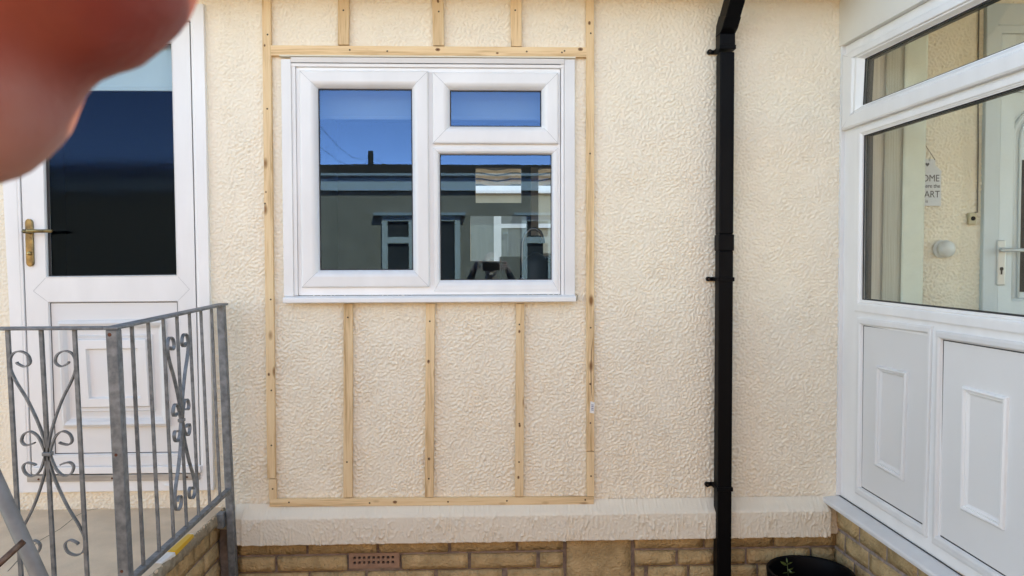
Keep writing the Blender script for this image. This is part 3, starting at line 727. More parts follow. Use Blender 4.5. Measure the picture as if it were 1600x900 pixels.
# ---------------------------------------------------------------- battens
BG = 'pine battens screwed to the rendered wall round the window'
TH = .021
def batten(px4, label, m_, screws, axis):
    q = quv(WALL, TH, *px4)
    cx, cz_ = sum(a[0] for a in q) / 4, min(a[1] for a in q)
    t = thing('batten', (cx, 0, cz_), label, 'batten', BG)
    MB().slab(q, .0015, TH, WP).build('timber', m_, t, bevel=.0012)
    for s_ in screws:
        c = pt(*s_, -TH); MB().lathe(c, [(.0042, -.0015), (.0040, .0004), (.0015, .0003), (0, -.0002)], 8, 'Y').build('screw', SCREW, t)
batten([(409, -14), (422.4, -14), (430.2, 747.5), (417.4, 747.5)], 'long upright batten standing left of the window, the full height of the frame', WOODV, [(418, 54), (417.5, 170), (423, 468), (424, 610), (424, 696), (414, 318)], 2)
batten([(419.5, 748.8), (431, 748.8), (431.4, 779.8), (420.4, 779.8)], 'short stub of batten at the lower left corner of the timber frame', WOODV, [(426, 764)], 2)
batten([(916, -14), (928.4, -14), (928.6, 705), (916.8, 705)], 'long split upright batten standing right of the window with a small white tag', WOODV, [(923, 52), (922, 240), (923, 512), (922.5, 661), (922, 600)], 2)
batten([(916.8, 706.2), (928.6, 706.2), (928.4, 775.6), (917.2, 775.6)], 'short stub of batten at the lower right corner of the timber frame', WOODV, [(923.5, 744)], 2)
batten([(422.8, 70.6), (916.4, 73.8), (916.6, 89.4), (422.8, 86.6)], 'long level batten running over the white window head', WOODH, [(546.5, 78), (605, 80), (823, 80.5), (882, 79.5), (878, 82)], 0)
batten([(421.2, 779.9), (928.2, 776.2), (928.0, 788), (421.0, 791.5)], 'long level batten along the bottom of the timber frame above the rendered band', WOODH, [(451.5, 785), (577.5, 786), (792, 782.5), (914.5, 781), (700, 784)], 0)
batten([(528, -14), (545.6, -14), (544.6, 69.6), (527.6, 69.6)], 'leftmost of the three short uprights above the window', WOODV, [(536.5, 16)], 2)
batten([(675, -14), (692.4, -14), (694, 71), (676.4, 71)], 'middle one of the three short uprights above the window', WOODV, [(684, 1), (685.5, 18)], 2)
batten([(797.5, -14), (814.8, -14), (815, 72), (798.6, 72)], 'rightmost of the three short uprights above the window', WOODV, [(805, 16)], 2)
batten([(536.8, 475), (551, 475), (550.4, 777.5), (536.2, 777.5)], 'leftmost of the three lower uprights below the window sill', WOODV, [(543.5, 496), (542, 722)], 2)
batten([(665.3, 474.5), (679.3, 474.5), (677.2, 777), (663.8, 777)], 'middle upright of the three below the window sill', WOODV, [(671.5, 502), (670, 717), (670, 748), (670, 564)], 2)
batten([(806.6, 474.5), (819.4, 474.5), (817.8, 775.8), (804.8, 775.8)], 'rightmost of the three lower uprights below the window sill', WOODV, [(811.5, 507), (811, 722), (811.5, 662)], 2)
KNOT = mat('wood_knot', (.36, .20, .10), .8, var=.4, vscale=300)
KNOTD = mat('wood_knot_heart', (.13, .06, .035), .8)
bats = [o for o in bpy.data.objects if o.get('category') == 'batten']
for bi, px_, py_, kr in ((4, 684, 77.5, .0085), (4, 907, 77, .009), (4, 777, 83, .005), (0, 413.5, 71, .005), (0, 415.5, 300, .004), (0, 420, 585, .006), (10, 669.5, 565, .007), (11, 811.5, 518, .006), (11, 812, 665, .006), (5, 617, 784.5, .008), (2, 923, 600, .005), (2, 921, 36, .007), (7, 684.5, 2, .006), (10, 670.5, 717, .006), (11, 810, 746, .006)):
    c = pt(px_, py_, -TH); par = bats[bi]; hz = bi in (4, 5)
    for nm, m_, sc, dz in (('knot', KNOT, 1, .0003), ('knot_heart', KNOTD, .5, .0005)):
        n_ = 14; a_, b_ = (1.25, .85) if hz else (.85, 1.25)
        ring_ = [(c.x + kr * sc * a_ * math.cos(t), -TH - dz, c.z + kr * sc * b_ * math.sin(t)) for t in np.linspace(0, 2 * math.pi, n_, endpoint=False)]
        obj(nm, ring_ + [(x, -TH + .001, z) for x, y, z in ring_], [tuple(range(n_))] + [(i, (i + 1) % n_, n_ + (i + 1) % n_, n_ + i) for i in range(n_)], m_, par)
tg = quv(WALL, TH + .001, (922.5, 627), (929.5, 629), (928, 646), (921.5, 645))
sp_ = MB(); sp_.tube([pt(a, b_, -TH - .0001) for a, b_ in ((926.5, 528), (924, 550), (923.3, 580), (924, 610), (926, 626))], [.0004, .0012, .0016, .0012, .0004], 5)
sp_.build('split', KNOTD, bats[2])
tagt = thing('tag', (tg[0][0], -TH, tg[2][1]), 'small white barcode tag stapled to the right upright batten', 'tag')
MB().slab(tg, .0216, .0228, WP).build('tag_card', PAPER, tagt)
bc = MB()
for i in range(4):
    y0 = 632 + i * 2.6; bc.slab(quv(WALL, .023, (924, y0), (927.6, y0 + .3), (927.5, y0 + 1.6), (923.9, y0 + 1.3)), .0229, .0231, WP)
bc.build('barcode', mat('grey_blue_ink', (.14, .16, .24), .6), tagt)

# ---------------------------------------------------------------- black square downpipe
PW = .031
pxl = pt(1138, 450, -.10).x; PY0, PY1 = -.028, -.092
dp = thing('downpipe', (pxl, -.06, .05), 'black square plastic downpipe running down the cream wall beside the porch', 'downpipe')
zel = pt(1135, 66, -.09).z; zso = pt(1135, 392, -.09).z; zso2 = pt(1135, 366, -.09).z
PXT = pt(1138.2, 120, -.092).x - .004; PXB = pt(1133.5, 860, -.092).x - .004
pxz = lambda z: PXB + (PXT - PXB) * (z - .4) / 2.0
def pbox(z0, z1, g_, name, y0=PY0, y1=PY1):
    v = []
    for z in (z0, z1):
        x = pxz(z); v += [(x - PW - g_, y0 + g_, z), (x + PW + g_, y0 + g_, z), (x + PW + g_, y1 - g_, z), (x - PW - g_, y1 - g_, z)]
    return MB().add(v, [(3, 2, 1, 0), (4, 5, 6, 7), (0, 1, 5, 4), (1, 2, 6, 5), (2, 3, 7, 6), (3, 0, 4, 7)]).build(name, BLACKPVC, dp, bevel=.005)
pbox(.06, zso, 0, 'lower_pipe'); pbox(zso2, zel - .04, .0, 'upper_pipe'); pbox(zso, zso2, .0028, 'socket')
zc = pt(1135, 74, -.09).z; zc0 = pt(1135, 76, -.09).z; ztop = pt(1135, 52, -.09).z
pbox(zc0, ztop, .0022, 'elbow_socket')
# swan neck going out towards the gutter
x = pxz(2.6); e_ = .034
A = [(x - e_, PY0 + .002, ztop), (x + e_, PY0 + .002, ztop), (x + e_, PY1 - .002, ztop), (x - e_, PY1 - .002, ztop)]
off1 = Vector((0, -.022, .060)); B_ = [Vector((x - e_, PY0 - .004, ztop + .045)), Vector((x + e_, PY0 - .004, ztop + .045)), Vector((x + e_, PY1 - .035, ztop + .012)), Vector((x - e_, PY1 - .035, ztop + .012))]
C_ = [p + Vector((0, -.04, .034)) for p in B_]
MB().add(A + B_ + C_, [(i, (i + 1) % 4, 4 + (i + 1) % 4, 4 + i) for i in range(4)] + [(4 + i, 4 + (i + 1) % 4, 8 + (i + 1) % 4, 8 + i) for i in range(4)] + [(8, 9, 10, 11)]).build('elbow', BLACKPVC, dp, bevel=.004)
D_ = [Vector((x + (p.x - x) * .93, p.y, p.z)) + Vector((0, .002 if i > 1 else -.002, 0)) for i, p in enumerate(C_)]; D_ = [p - Vector((0, -.01, .008)) for p in D_]; E_ = [p + Vector((0, -.285, .24)) for p in D_]
MB().add(D_ + E_, [(0, 1, 2, 3), (7, 6, 5, 4)] + [(i, (i + 1) % 4, 4 + (i + 1) % 4, 4 + i) for i in range(4)]).build('offset_pipe', BLACKPVC, dp, bevel=.004)
for py in (73, 436.5, 765):
    z = pt(1135, py, -.095).z; x_ = pxz(z); t = .010
    cl = MB(); cl.box(x_ - PW - .0045, x_ + PW + .0045, PY1 - .0045, -.004, z - .009, z + .009)
    o = cl.build('bracket', BLACKPVC, dp, bevel=.002)
    lx = pt(1110, 84, 0).x
    l_ = MB(); l_.box(x_ - PW - .030, x_ + PW + .004, -.012, -.002, z - .009, z + .009); l_.tube([(x_ - PW - .024, -.002, z), (x_ - PW - .024, -.022, z)], .0105, 10)
    l_.build('bracket_lug', BLACKPVC, dp, bevel=.0015)
    MB().lathe((x_ - PW - .024, -.022, z), [(.006, -.001), (.005, .0022), (0, .003)], 8, 'Y').build('screw', SCREW, dp)

# ---------------------------------------------------------------- plant pot
pc = Vector((1.352, -.255, 0)); PR = .172; PH = .318
pot = thing('plant_pot', pc, 'large black plastic pot standing on the ground in the corner below the porch sill', 'plant pot')
MB().lathe(pc, [(.0, .0), (.13, .0), (.135, .02), (PR - .018, PH - .05), (PR - .012, PH - .045), (PR, PH - .04), (PR + .003, PH - .004), (PR, PH), (PR - .008, PH), (PR - .012, PH - .008), (PR - .02, PH - .06), (.14, .16)], 48).build('pot', BLACKPVC, pot, smooth=True)
MB().lathe(pc, [(.146, PH - .135), (.12, PH - .125), (.06, PH - .118), (0, PH - .120)], 24).build('soil', SOIL, pot, smooth=True)
sr = pt(1232, 899, pc.y + .02)
seed_ = thing('seedling', (sr.x, sr.y, PH - .12), 'small green seedling growing at the left side of the black pot', 'seedling')
st0 = Vector((sr.x, sr.y, PH - .125)); st1 = pt(1230, 880, sr.y)
MB().tube([st0, st0.lerp(st1, .6) + Vector((.003, 0, 0)), st1], [.0016, .0012, .0008], 6).build('stem', LEAF, seed_, smooth=True)
rn = random.Random(9)
for i, (a, b_) in enumerate((((1230, 884), (1219, 877)), ((1230, 882), (1239, 878)), ((1230, 880), (1229, 871)), ((1231, 892), (1240, 887)), ((1231, 894), (1222, 896)), ((1232, 895), (1243, 894)), ((1231, 889), (1238, 896)))):
    p0 = pt(*a, sr.y); p1 = pt(*b_, sr.y - rn.uniform(-.015, .02)); t = p1 - p0; n = t.cross(Vector((0, 1, .4))).normalized() * t.length * .17
    mdl = p0.lerp(p1, .5) + Vector((0, -.002, .002))
    MB().add([p0, p0.lerp(p1, .35) + n, p0.lerp(p1, .7) + n * .8, p1, p0.lerp(p1, .7) - n * .8, p0.lerp(p1, .35) - n, mdl], [(0, 1, 6), (1, 2, 6), (2, 3, 6), (3, 4, 6), (4, 5, 6), (5, 0, 6)]).build('leaf', LEAF, seed_, smooth=True)

# ---------------------------------------------------------------- porch
PP = PORCH.P
porch = thing('porch', (1.6, -.9, 0), 'white framed glazed porch with two moulded lower panels projecting at the right', 'porch')
def pq(d, *pp): return quv(PORCH, d, *pp)
# measured corners (TL TR BR BL) on the porch side; far ends lie past the right edge of the picture
UE = 1.95
def ext(q, u):      # push the right hand corners on along their own edges
    a, b_, c, d = q
    def go_(p, r): 
        k_ = (u - p[0]) / (r[0] - p[0]); return (u, p[1] + (r[1] - p[1]) * k_)
    return [a, go_(a, b_), go_(d, c), d]
GT = ext(pq(-.012, (1351.7, 91.7), (1543, 0), (1600, 66.7), (1348, 165)), UE - .10)
GB = ext(pq(-.012, (1350, 211.7), (1600, 133), (1600, 495.5), (1346.7, 468)), UE - .10)
PL = pq(0, (1345, 508), (1449, 522), (1440.6, 822), (1341.5, 761))
PRt = pq(0, (1469, 530.5), (1600, 551.5), (1600, 923), (1462.6, 836.5)); PRt = ext(PRt, PRt[0][0] + .62)
FRo = ext(pq(0, (1330, 66), (1450, 0), (1504, 900), (1323, 781)), UE)
FRo = [(.002, FRo[0][1]), (UE, FRo[1][1]), (UE, FRo[2][1]), (.002, FRo[3][1])]
zt0 = lambda u: FRo[0][1] + (FRo[1][1] - FRo[0][1]) * u / UE
zb0 = lambda u: FRo[3][1] + (FRo[2][1] - FRo[3][1]) * u / UE
trm = ext(pq(0, (1334, 199), (1600, 107.5), (1600, 515), (1340, 485)), UE)       # top sash bottom edge / middle rail
def pslab(q, d0, d1, name, m_=None, par=None, bevel=.0015): return MB().slab(q, d0, d1, PP).build(name, m_ or WHITE, par or porch, bevel=bevel)
midr = lambda u, t=0: GB[3][1] + (GB[2][1] - GB[3][1]) * (u - GB[3][0]) / (GB[2][0] - GB[3][0])
ptop = lambda u: PL[0][1] + (PRt[1][1] - PL[0][1]) * (u - PL[0][0]) / (PRt[1][0] - PL[0][0])
pbot = lambda u: PL[3][1] + (PRt[2][1] - PL[3][1]) * (u - PL[3][0]) / (PRt[2][0] - PL[3][0])
u0 = .002; ul = PL[0][0]; ul2 = PL[1][0]; ur = PRt[0][0]; ur2 = PRt[1][0]
gtop = lambda u: GB[0][1] + (GB[1][1] - GB[0][1]) * (u - GB[0][0]) / (GB[1][0] - GB[0][0])
gtb = lambda u: GT[3][1] + (GT[2][1] - GT[3][1]) * (u - GT[3][0]) / (GT[2][0] - GT[3][0])
gtt = lambda u: GT[0][1] + (GT[1][1] - GT[0][1]) * (u - GT[0][0]) / (GT[1][0] - GT[0][0])
D0, D1 = -.050, -.008
gt0 = min(GT[0][0], GT[3][0])
gl0, gl1 = GB[0][0], GB[1][0]
def qf(ua, ub, top_, bot_): return [(ua, top_(ua)), (ub, top_(ub)), (ub, bot_(ub)), (ua, bot_(ua))]
frm = MB()
for q in (qf(u0, gt0 - .0015, zt0, lambda u: gtb(u)), qf(u0, gl0 - .0015, lambda u: gtb(u), midr), qf(u0, ul, midr, zb0), qf(ul, UE, midr, ptop), qf(ul, UE, pbot, zb0), qf(ul2, ur, ptop, pbot), qf(ur2, UE, ptop, pbot)):
    frm.slab(q, D0, D1 + .0, PP)
for q in (qf(gl0 - .004, UE, lambda u: gtb(u), gtop), qf(gt0 - .004, UE, zt0, gtt), qf(gl1, UE, gtt, gtb), qf(gl1, UE, gtop, midr)): frm.slab(q, D0 + .001, D1 - .001, PP)
frm.build('frame', WHITE, porch)
PR_ = [(0, -.008), (0, -.002), (.10, .0), (.55, .0), (.66, -.001), (.74, -.006), (.82, -.005), (.92, -.009), (1, -.016)]
def around(q, m_l, m_t, m_r, m_b): return [(q[0][0] - m_l, q[0][1] + m_t), (q[1][0] + m_r, q[1][1] + m_t), (q[2][0] + m_r, q[2][1] - m_b), (q[3][0] - m_l, q[3][1] - m_b)]
def pring_(name, q, ml, mt, mr, mb_, prof, m_=None): return MB().ring(around(q, ml, mt, mr, mb_), q, prof, PP).build(name, m_ or WHITE, porch)
# opening top sash, standing proud
TS = [(u0 + .022, gtt(.02) + .050), (GT[1][0] + .05, gtt(UE) + .05), (GT[2][0] + .05, trm[1][1] + 0), (u0 + .022, trm[0][1])]
MB().ring(TS, GT, [(0, -.008), (0, .012), (.08, .017), (.55, .018), (.64, .017), (.70, .010), (.80, .009), (1, -.012)], PP).build('top_sash', WHITE, porch)
welds(TS, GT, [(.08, .017), (.64, .017), (.8, .009)], PP, porch)
pring_('lower_light_bead', GB, .040, .034, .04, .052, PR_)
pring_('panel_bead', PL, .030, .030, .022, .034, [(0, -.008), (0, .0), (.25, .003), (.7, .003), (.88, -.001), (1, -.010)])
pring_('panel_bead', PRt, .024, .030, .03, .036, [(0, -.008), (0, .0005), (.25, .0035), (.7, .0035), (.88, -.001), (1, -.010)])
for q in (GT, GB): MB().ring(grow(q, .001), around(q, -.012, -.005, -.005, -.004), [(0, -.013), (1, -.0135)], PP).build('gasket', DARKGAP, porch)
for q in (GT, GB): MB().ring(q, grow(q, -.003), [(1, -.0225), (1, -.0508), (0, -.0508)], PP).build('spacer', DARKGAP, porch)
for q in (PL, PRt): MB().ring(grow(q, .001), grow(q, -.0040), [(0, -.0115), (1, -.0118)], PP).build('gasket', DARKGAP, porch)
for q in (GT, GB): MB().slab(grow(q, .008), -.022, -.018, PP).build('pane', GLASSP, porch)
for q, mo, mi in ((PL, ((1369.7, 571), (1418, 581.5), (1411, 752), (1365.8, 726.5)), ((1377.5, 582.5), (1409, 590), (1403, 735), (1373.6, 718))),
                  (PRt, ((1503.7, 603), (1575, 621), (1567.7, 829), (1500, 796)), ((1514, 618), (1563, 631), (1557, 810), (1510, 787)))):
    p_ = MB().slab(grow(q, .002), -.04, -.012, PP).build('panel', WHITE2, porch)
    o_, i_ = pq(-.006, *mo), pq(-.006, *mi)
    MB().ring(o_, i_, [(0, -.0125), (.05, -.004), (.25, .001), (.45, -.001), (.55, -.006), (.68, -.005), (.8, -.0085), (1, -.0118)], PP).build('panel_moulding', WHITE, p_)
# cover strip against the wall, fascia board above
pslab([(-.004, zt0(0) + .004), (.014, zt0(0) + .004), (.014, zb0(0)), (-.004, zb0(0))], -.01, .010, 'cover_strip')
pslab([(-.002, 2.95), (UE, 2.95), (UE, zt0(UE) + .0015), (-.002, zt0(0) + .0015)], -.05, .016, 'fascia_board', FASCIA)
# projecting sill
sz = zb0(0)
sv = lambda u, d, dz: PP(u, zb0(u) + dz, d)
so_ = PORCH.uv(1296, 786, .072)
sq = [(-.02, 0), (UE, 0)]
smb = MB(); sec = [(-.03, .0), (.066, -.008), (.073, -.011), (.075, -.016), (.074, -.027), (.06, -.028), (.0, -.024), (-.03, -.024)]
v = [sv(.0 if d < .0 else -.0, d, dz) for d, dz in sec] + [sv(UE, d, dz) for d, dz in sec]; n_ = len(sec)
smb.add(v, [(i, (i + 1) % n_, n_ + (i + 1) % n_, n_ + i) for i in range(n_)] + [tuple(range(n_))[::-1], tuple(range(n_, 2 * n_))]).build('sill', WHITE, porch, bevel=.0012)
MB().slab(qf(.0, UE, lambda u: zb0(u) + .0005, lambda u: zb0(u) - .001), -.004, .0008, PP).build('sill_joint', DARKGAP, porch, bevel=0)
# stone dwarf wall under the porch
pw = MB().slab([(.0, zb0(0) - .024), (UE, zb0(UE) - .024), (UE, -.05), (.0, -.05)], -.10, .012, PP).build('dwarf_wall', MORTAR, porch)
hh = [(zrow(yt), zrow(yb)) for yt, yb in [(800, 829), (834, 860)] + rows[1:]] + [(.10, .045), (.035, -.02)]
hh = [(zb0(0) - .026, zrow(829) + 0)] + hh[1:]
k = 2000
for r_, (za, zb_) in enumerate(hh):
    u = -.12 * (r_ % 2) - .02; rr = random.Random(r_ + 77)
    while u < UE:
        L_ = rr.uniform(.19, .25); k += 1
        if min(u + L_ - .01, UE) - max(u, .004) > .03: stone(PP, max(u, .004), min(u + L_ - .010, UE), zb_, za, .022, pw, k)
        u += L_
# the rest of the porch: front, far side, roof
prf = thing('porch_rest', (0, 0, 0)); prf.parent = porch; prf.name = 'porch_front'
c0 = PP(UE, 0, 0); fx1 = 3.35; fy = c0.y
rb_ = MB(); rb_.box(c0.x - .0, fx1, fy - .06, fy, 0, 1.15); rb_.box(c0.x, c0.x + .07, fy - .06, fy, 1.15, 2.85); rb_.box(fx1 - .07, fx1, fy - .06, fy, 1.15, 2.85); rb_.box(c0.x, fx1, fy - .06, fy, 2.72, 2.85)
rb_.box(fx1 - .07, fx1, fy, -.12, 0, 1.15); rb_.box(fx1 - .07, fx1, fy, -.12, 2.72, 2.85); rb_.box(fx1 - .07, fx1, -.9, -.83, 1.15, 2.72)
rb_.build('front_frame', WHITE, prf)
MB().box(c0.x + .07, fx1 - .07, fy - .032, fy - .028, 1.15, 2.72).build('front_pane', GLASSP, prf)
MB().box(fx1 - .037, fx1 - .033, fy, -.12, 1.15, 2.72).build('side_pane', GLASSP, prf)
MB().add([(1.5, -2.1, 2.951), (3.5, -2.1, 2.951), (3.5, -.0, 2.953), (1.5, -.0, 2.953), (1.5, -2.1, 2.973), (3.5, -2.1, 2.973), (3.5, 0, 2.975), (1.5, 0, 2.975)], [(3, 2, 1, 0), (4, 5, 6, 7), (0, 1, 5, 4), (1, 2, 6, 5), (2, 3, 7, 6), (3, 0, 4, 7)]).build('porch_roof', FASCIA, porch)
MB().box(1.62, 3.3, -1.9, -.005, .50, .54).build('porch_floor', CONC, porch)

# vertical blind vanes standing inside the corner of the porch
vb = thing('vertical_blind', (1.78, -.12, .56), 'drawn fabric blind of three upright strips inside the porch corner by the wall', 'blind')
def vane(x0b, x1b, x0t, x1t, Y, m_, name='vane'):
    a = [pt(x0b, 480, Y), pt(x1b, 480, Y), pt(x1t, 100, Y), pt(x0t, 100, Y)]
    def ex(p, q_, z): k_ = (z - p.z) / (q_.z - p.z); return Vector((p.x + (q_.x - p.x) * k_, Y, z))
    lo0, lo1, hi1, hi0 = ex(a[0], a[3], .6), ex(a[1], a[2], .6), ex(a[1], a[2], 2.8), ex(a[0], a[3], 2.8)
    vs = []; nn = 8
    for z_, A_, B2 in ((0, lo0, lo1), (1, hi0, hi1)):
        for s_ in (0, 1):
            for i in range(nn + 1):
                p = A_.lerp(B2, i / nn); p.y += -.006 * math.sin(math.pi * i / nn) + s_ * .002; vs.append(p)
    f = []; W_ = nn + 1
    for i in range(nn):
        f += [(i, i + 1, 2 * W_ + i + 1, 2 * W_ + i), (W_ + i + 1, W_ + i, 3 * W_ + i, 3 * W_ + i + 1)]
    f += [(0, 2 * W_, 3 * W_, W_), (nn, W_ + nn, 3 * W_ + nn, 2 * W_ + nn)]
    obj(name, vs, f, m_, vb, smooth=True)
vane(1356, 1379, 1362, 1387, -.10, BEIGEV); vane(1377.5, 1409, 1385, 1416, -.115, OLIVEV); vane(1407, 1441, 1414, 1449.5, -.13, MINTV)
MB().box(1.6, 1.98, -.16, -.07, 2.80, 2.84).build('headrail', WHITE, vb)

# inner house door inside the porch
idr = thing('inner_door', (0, 0, 0)); idr.parent = house
def ipx(px, py, d=.0): return pt(px, py, -d)
xa, xb, xc = pt(1531, 400, 0).x, pt(1556, 400, 0).x, pt(1583, 400, -.02).x
zdt = pt(1570, 8, 0).z; zlt = pt(1570, 54, 0).z
TINTW = mat('cool_white_door', (.62, .70, .72), .45, var=.03)
o_ = [(xa, zdt), (3.15, zdt), (3.15, .55), (xa, .55)]; i_ = [(xb, zlt), (3.07, zlt), (3.07, .60), (xb, .60)]
MB().ring(o_, i_, [(0, -.02), (0, .022), (.05, .024), (.7, .024), (.75, .018), (1, .017), (1, -.05)], WP).build('inner_frame', TINTW, idr)
gx0 = pt(1597, 430, -.02).x; gzb = pt(1590, 471, -.02).z; gzt = pt(1590, 200, -.02).z
MB().box(xb + .003, xc, -.014, .03, .6, zlt - .003).build('door_stile', TINTW, idr)
MB().box(xc, 3.07, -.014, .03, .6, gzb).build('door_rail', TINTW, idr)
MB().box(xc, 3.07, -.014, .03, gzt + .16, zlt - .003).build('door_rail', TINTW, idr)
MB().box(xc, 3.07, .002, .03, gzb, gzt + .16).build('door_core', TINTW, idr)
mm = MB(); cxm = xc + .2
arc = [(cxm - .2, gzb + .006)] + [(cxm - .2 * math.cos(a), gzt - .05 + .17 * math.sin(a)) for a in np.linspace(0, math.pi / 2, 9)]
mm.tube([Vector((u, -.006, v)) for u, v in arc], .009, 8); mm.tube([Vector((cxm - .2, -.006, gzb + .006)), Vector((cxm + .3, -.006, gzb + .006))], .009, 8)
arc2 = [(u + .036, v) for u, v in arc]; mm.tube([Vector((u, -.004, v)) for u, v in arc2[:1] + arc2[1:]], .006, 8)
mm.build('arched_moulding', TINTW, idr, smooth=True)
MB().box(gx0, 2.95, -.004, .001, pt(1598, 456, 0).z, pt(1598, 250, 0).z).build('dark_pane', VOID, idr)
SILV = mat('satin_handle', (.55, .58, .58), .35, .3)
ha, hb2 = pt(1557, 410, -.02).x, pt(1570.5, 410, -.02).x; hz1, hz0 = pt(1563, 375, -.02).z, pt(1563, 446, -.02).z
MB().box(ha, hb2, -.026, -.012, hz0, hz1).build('handle_plate', SILV, idr, bevel=.006)
pa = pt(1564, 390, -.06); MB().tube([pt(1564, 390, -.02), pa, pa + Vector((.13, 0, -.003))], [.008, .009, .008], 10).build('lever', SILV, idr, smooth=True)
kc = pt(1565, 420, -.027); kc2 = pt(1565, 426, -.027)
k_ = MB(); k_.lathe(kc, [(.008, -.002), (.008, .002), (0, .002)], 12, 'Y'); k_.box(kc.x - .003, kc.x + .003, kc.y - .002, kc.y + .002, kc2.z - .008, kc.z); k_.build('keyhole', VOID, idr)

# hanging plaque
pa_ = [pt(*p, -.012) for p in ((1424, 262), (1430, 262), (1447, 247.5), (1453, 252), (1453, 248.5), (1461, 248.5), (1461, 258), (1471, 268), (1470, 272), (1470, 322), (1425, 321))]
pl = thing('plaque', (pa_[3].x, -.005, pa_[-1].z), 'white house shaped home quotation plaque hanging on the wall inside the porch', 'plaque')
obj('board', [Vector((p.x, -.004, p.z)) for p in pa_] + [Vector((p.x, -.014, p.z)) for p in pa_], [tuple(range(11)), tuple(range(11, 22))[::-1]] + [(i, (i + 1) % 11, 11 + (i + 1) % 11, 11 + i) for i in range(11)], mat('plaque_white', (.66, .68, .70), .6), pl)
nail = pt(1443, 222, -.012)
MB().tube([pt(1461, 250, -.015), nail, pt(1427, 250, -.015)], .0015, 6).build('string', mat('brown_string', (.14, .10, .06), .9), pl)
def letters(txt, px, py, size, parent, m_, align='RIGHT', Y=-.0146, xsc=1.0, name='lettering'):
    cu = bpy.data.curves.new('txt', 'FONT'); cu.body = txt; cu.size = size; cu.align_x = align; cu.extrude = .0003; cu.offset = 0
    to = bpy.data.objects.new('txt', cu); COL.objects.link(to)
    dg = bpy.context.evaluated_depsgraph_get(); me = bpy.data.meshes.new_from_object(to.evaluated_get(dg))
    p = pt(px, py, Y); base = wloc(parent)
    me.transform(Matrix.Translation(p - base) @ Matrix.Rotation(math.pi / 2, 4, 'X') @ Matrix.Diagonal((xsc, 1, 1, 1)))
    me.materials.clear(); me.materials.append(m_); bpy.data.objects.remove(to); bpy.data.curves.remove(cu)
    o = bpy.data.objects.new(name, me); COL.objects.link(o); o.parent = parent; return o
letters('HOME', 1468, 283.5, .043, pl, INK, xsc=.88); letters('is where the', 1469, 293.5, .026, pl, INK, xsc=.88); letters('HEART', 1468.5, 308.5, .043, pl, INK, xsc=.88); letters('is', 1450, 316.5, .02, pl, INK)
hc = pt(1449, 257, -.0146); hr = .0095
hp_ = [(hr * 1.0 * 16 * math.sin(t) ** 3 / 16, hr * (13 * math.cos(t) - 5 * math.cos(2 * t) - 2 * math.cos(3 * t) - math.cos(4 * t)) / 16) for t in np.linspace(0, 2 * math.pi, 24, endpoint=False)]
obj('heart', [(hc.x + a, -.0146, hc.z + b_) for a, b_ in hp_], [tuple(range(24))], INK, pl)

# white round bulkhead and bell push
lc = pt(1477, 389, -.03)
kb = thing('wall_light', (lc.x, 0, lc.z), 'small round white bulkhead light on the wall inside the porch', 'wall light')
MB().lathe((lc.x - .004, -.002, lc.z), [(.036, 0), (.040, .006), (.038, .014), (.030, .018)], 24, 'Y').build('backplate', WHITE, kb, smooth=True)
MB().lathe((lc.x + .004, -.014, lc.z), [(.026, 0), (.036, .006), (.039, .016), (.036, .028), (.028, .037), (.014, .042), (0, .043)], 28, 'Y').build('dome', mat('opal_dome', (.70, .72, .70), .3, var=.1, vscale=20), kb, smooth=True)
bc_ = pt(1518, 341.5, -.012)
be = thing('bell_push', (bc_.x, 0, bc_.z), 'small beige bell push with a dark button beside the inner door', 'bell push')
MB().box(bc_.x - .016, bc_.x + .018, -.020, -.001, bc_.z - .026, bc_.z + .026).build('bell_case', PLASTICB, be, bevel=.003)
MB().lathe((bc_.x + .002, -.020, bc_.z), [(.010, -.001), (.0095, .003), (0, .004)], 16, 'Y').build('button', VOID, be)
w0 = pt(1527, 332, -.006); w1 = pt(1530, -10, -.006)
MB().tube([w0 - Vector((.012, 0, 0)), w0, w0.lerp(w1, .3) + Vector((.002, 0, 0)), w0.lerp(w1, .6) - Vector((.002, 0, 0)), w1], .003, 6).build('bell_wire', mat('wire_grey', (.2, .18, .15), .7), be, smooth=True)

# ---------------------------------------------------------------- kitchen behind the window
kit = thing('kitchen', (0, 1.5, .55), kind='structure')
KX0, KX1, KY = -1.2, 1.75, 3.0
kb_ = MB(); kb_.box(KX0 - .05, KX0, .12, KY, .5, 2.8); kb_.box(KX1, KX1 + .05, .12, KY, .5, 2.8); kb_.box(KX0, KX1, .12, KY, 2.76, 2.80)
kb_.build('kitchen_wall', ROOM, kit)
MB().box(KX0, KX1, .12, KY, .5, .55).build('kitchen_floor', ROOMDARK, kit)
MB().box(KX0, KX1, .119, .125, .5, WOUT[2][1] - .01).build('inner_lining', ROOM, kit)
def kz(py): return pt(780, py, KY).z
def kx(px): return pt(px, 350, KY).x
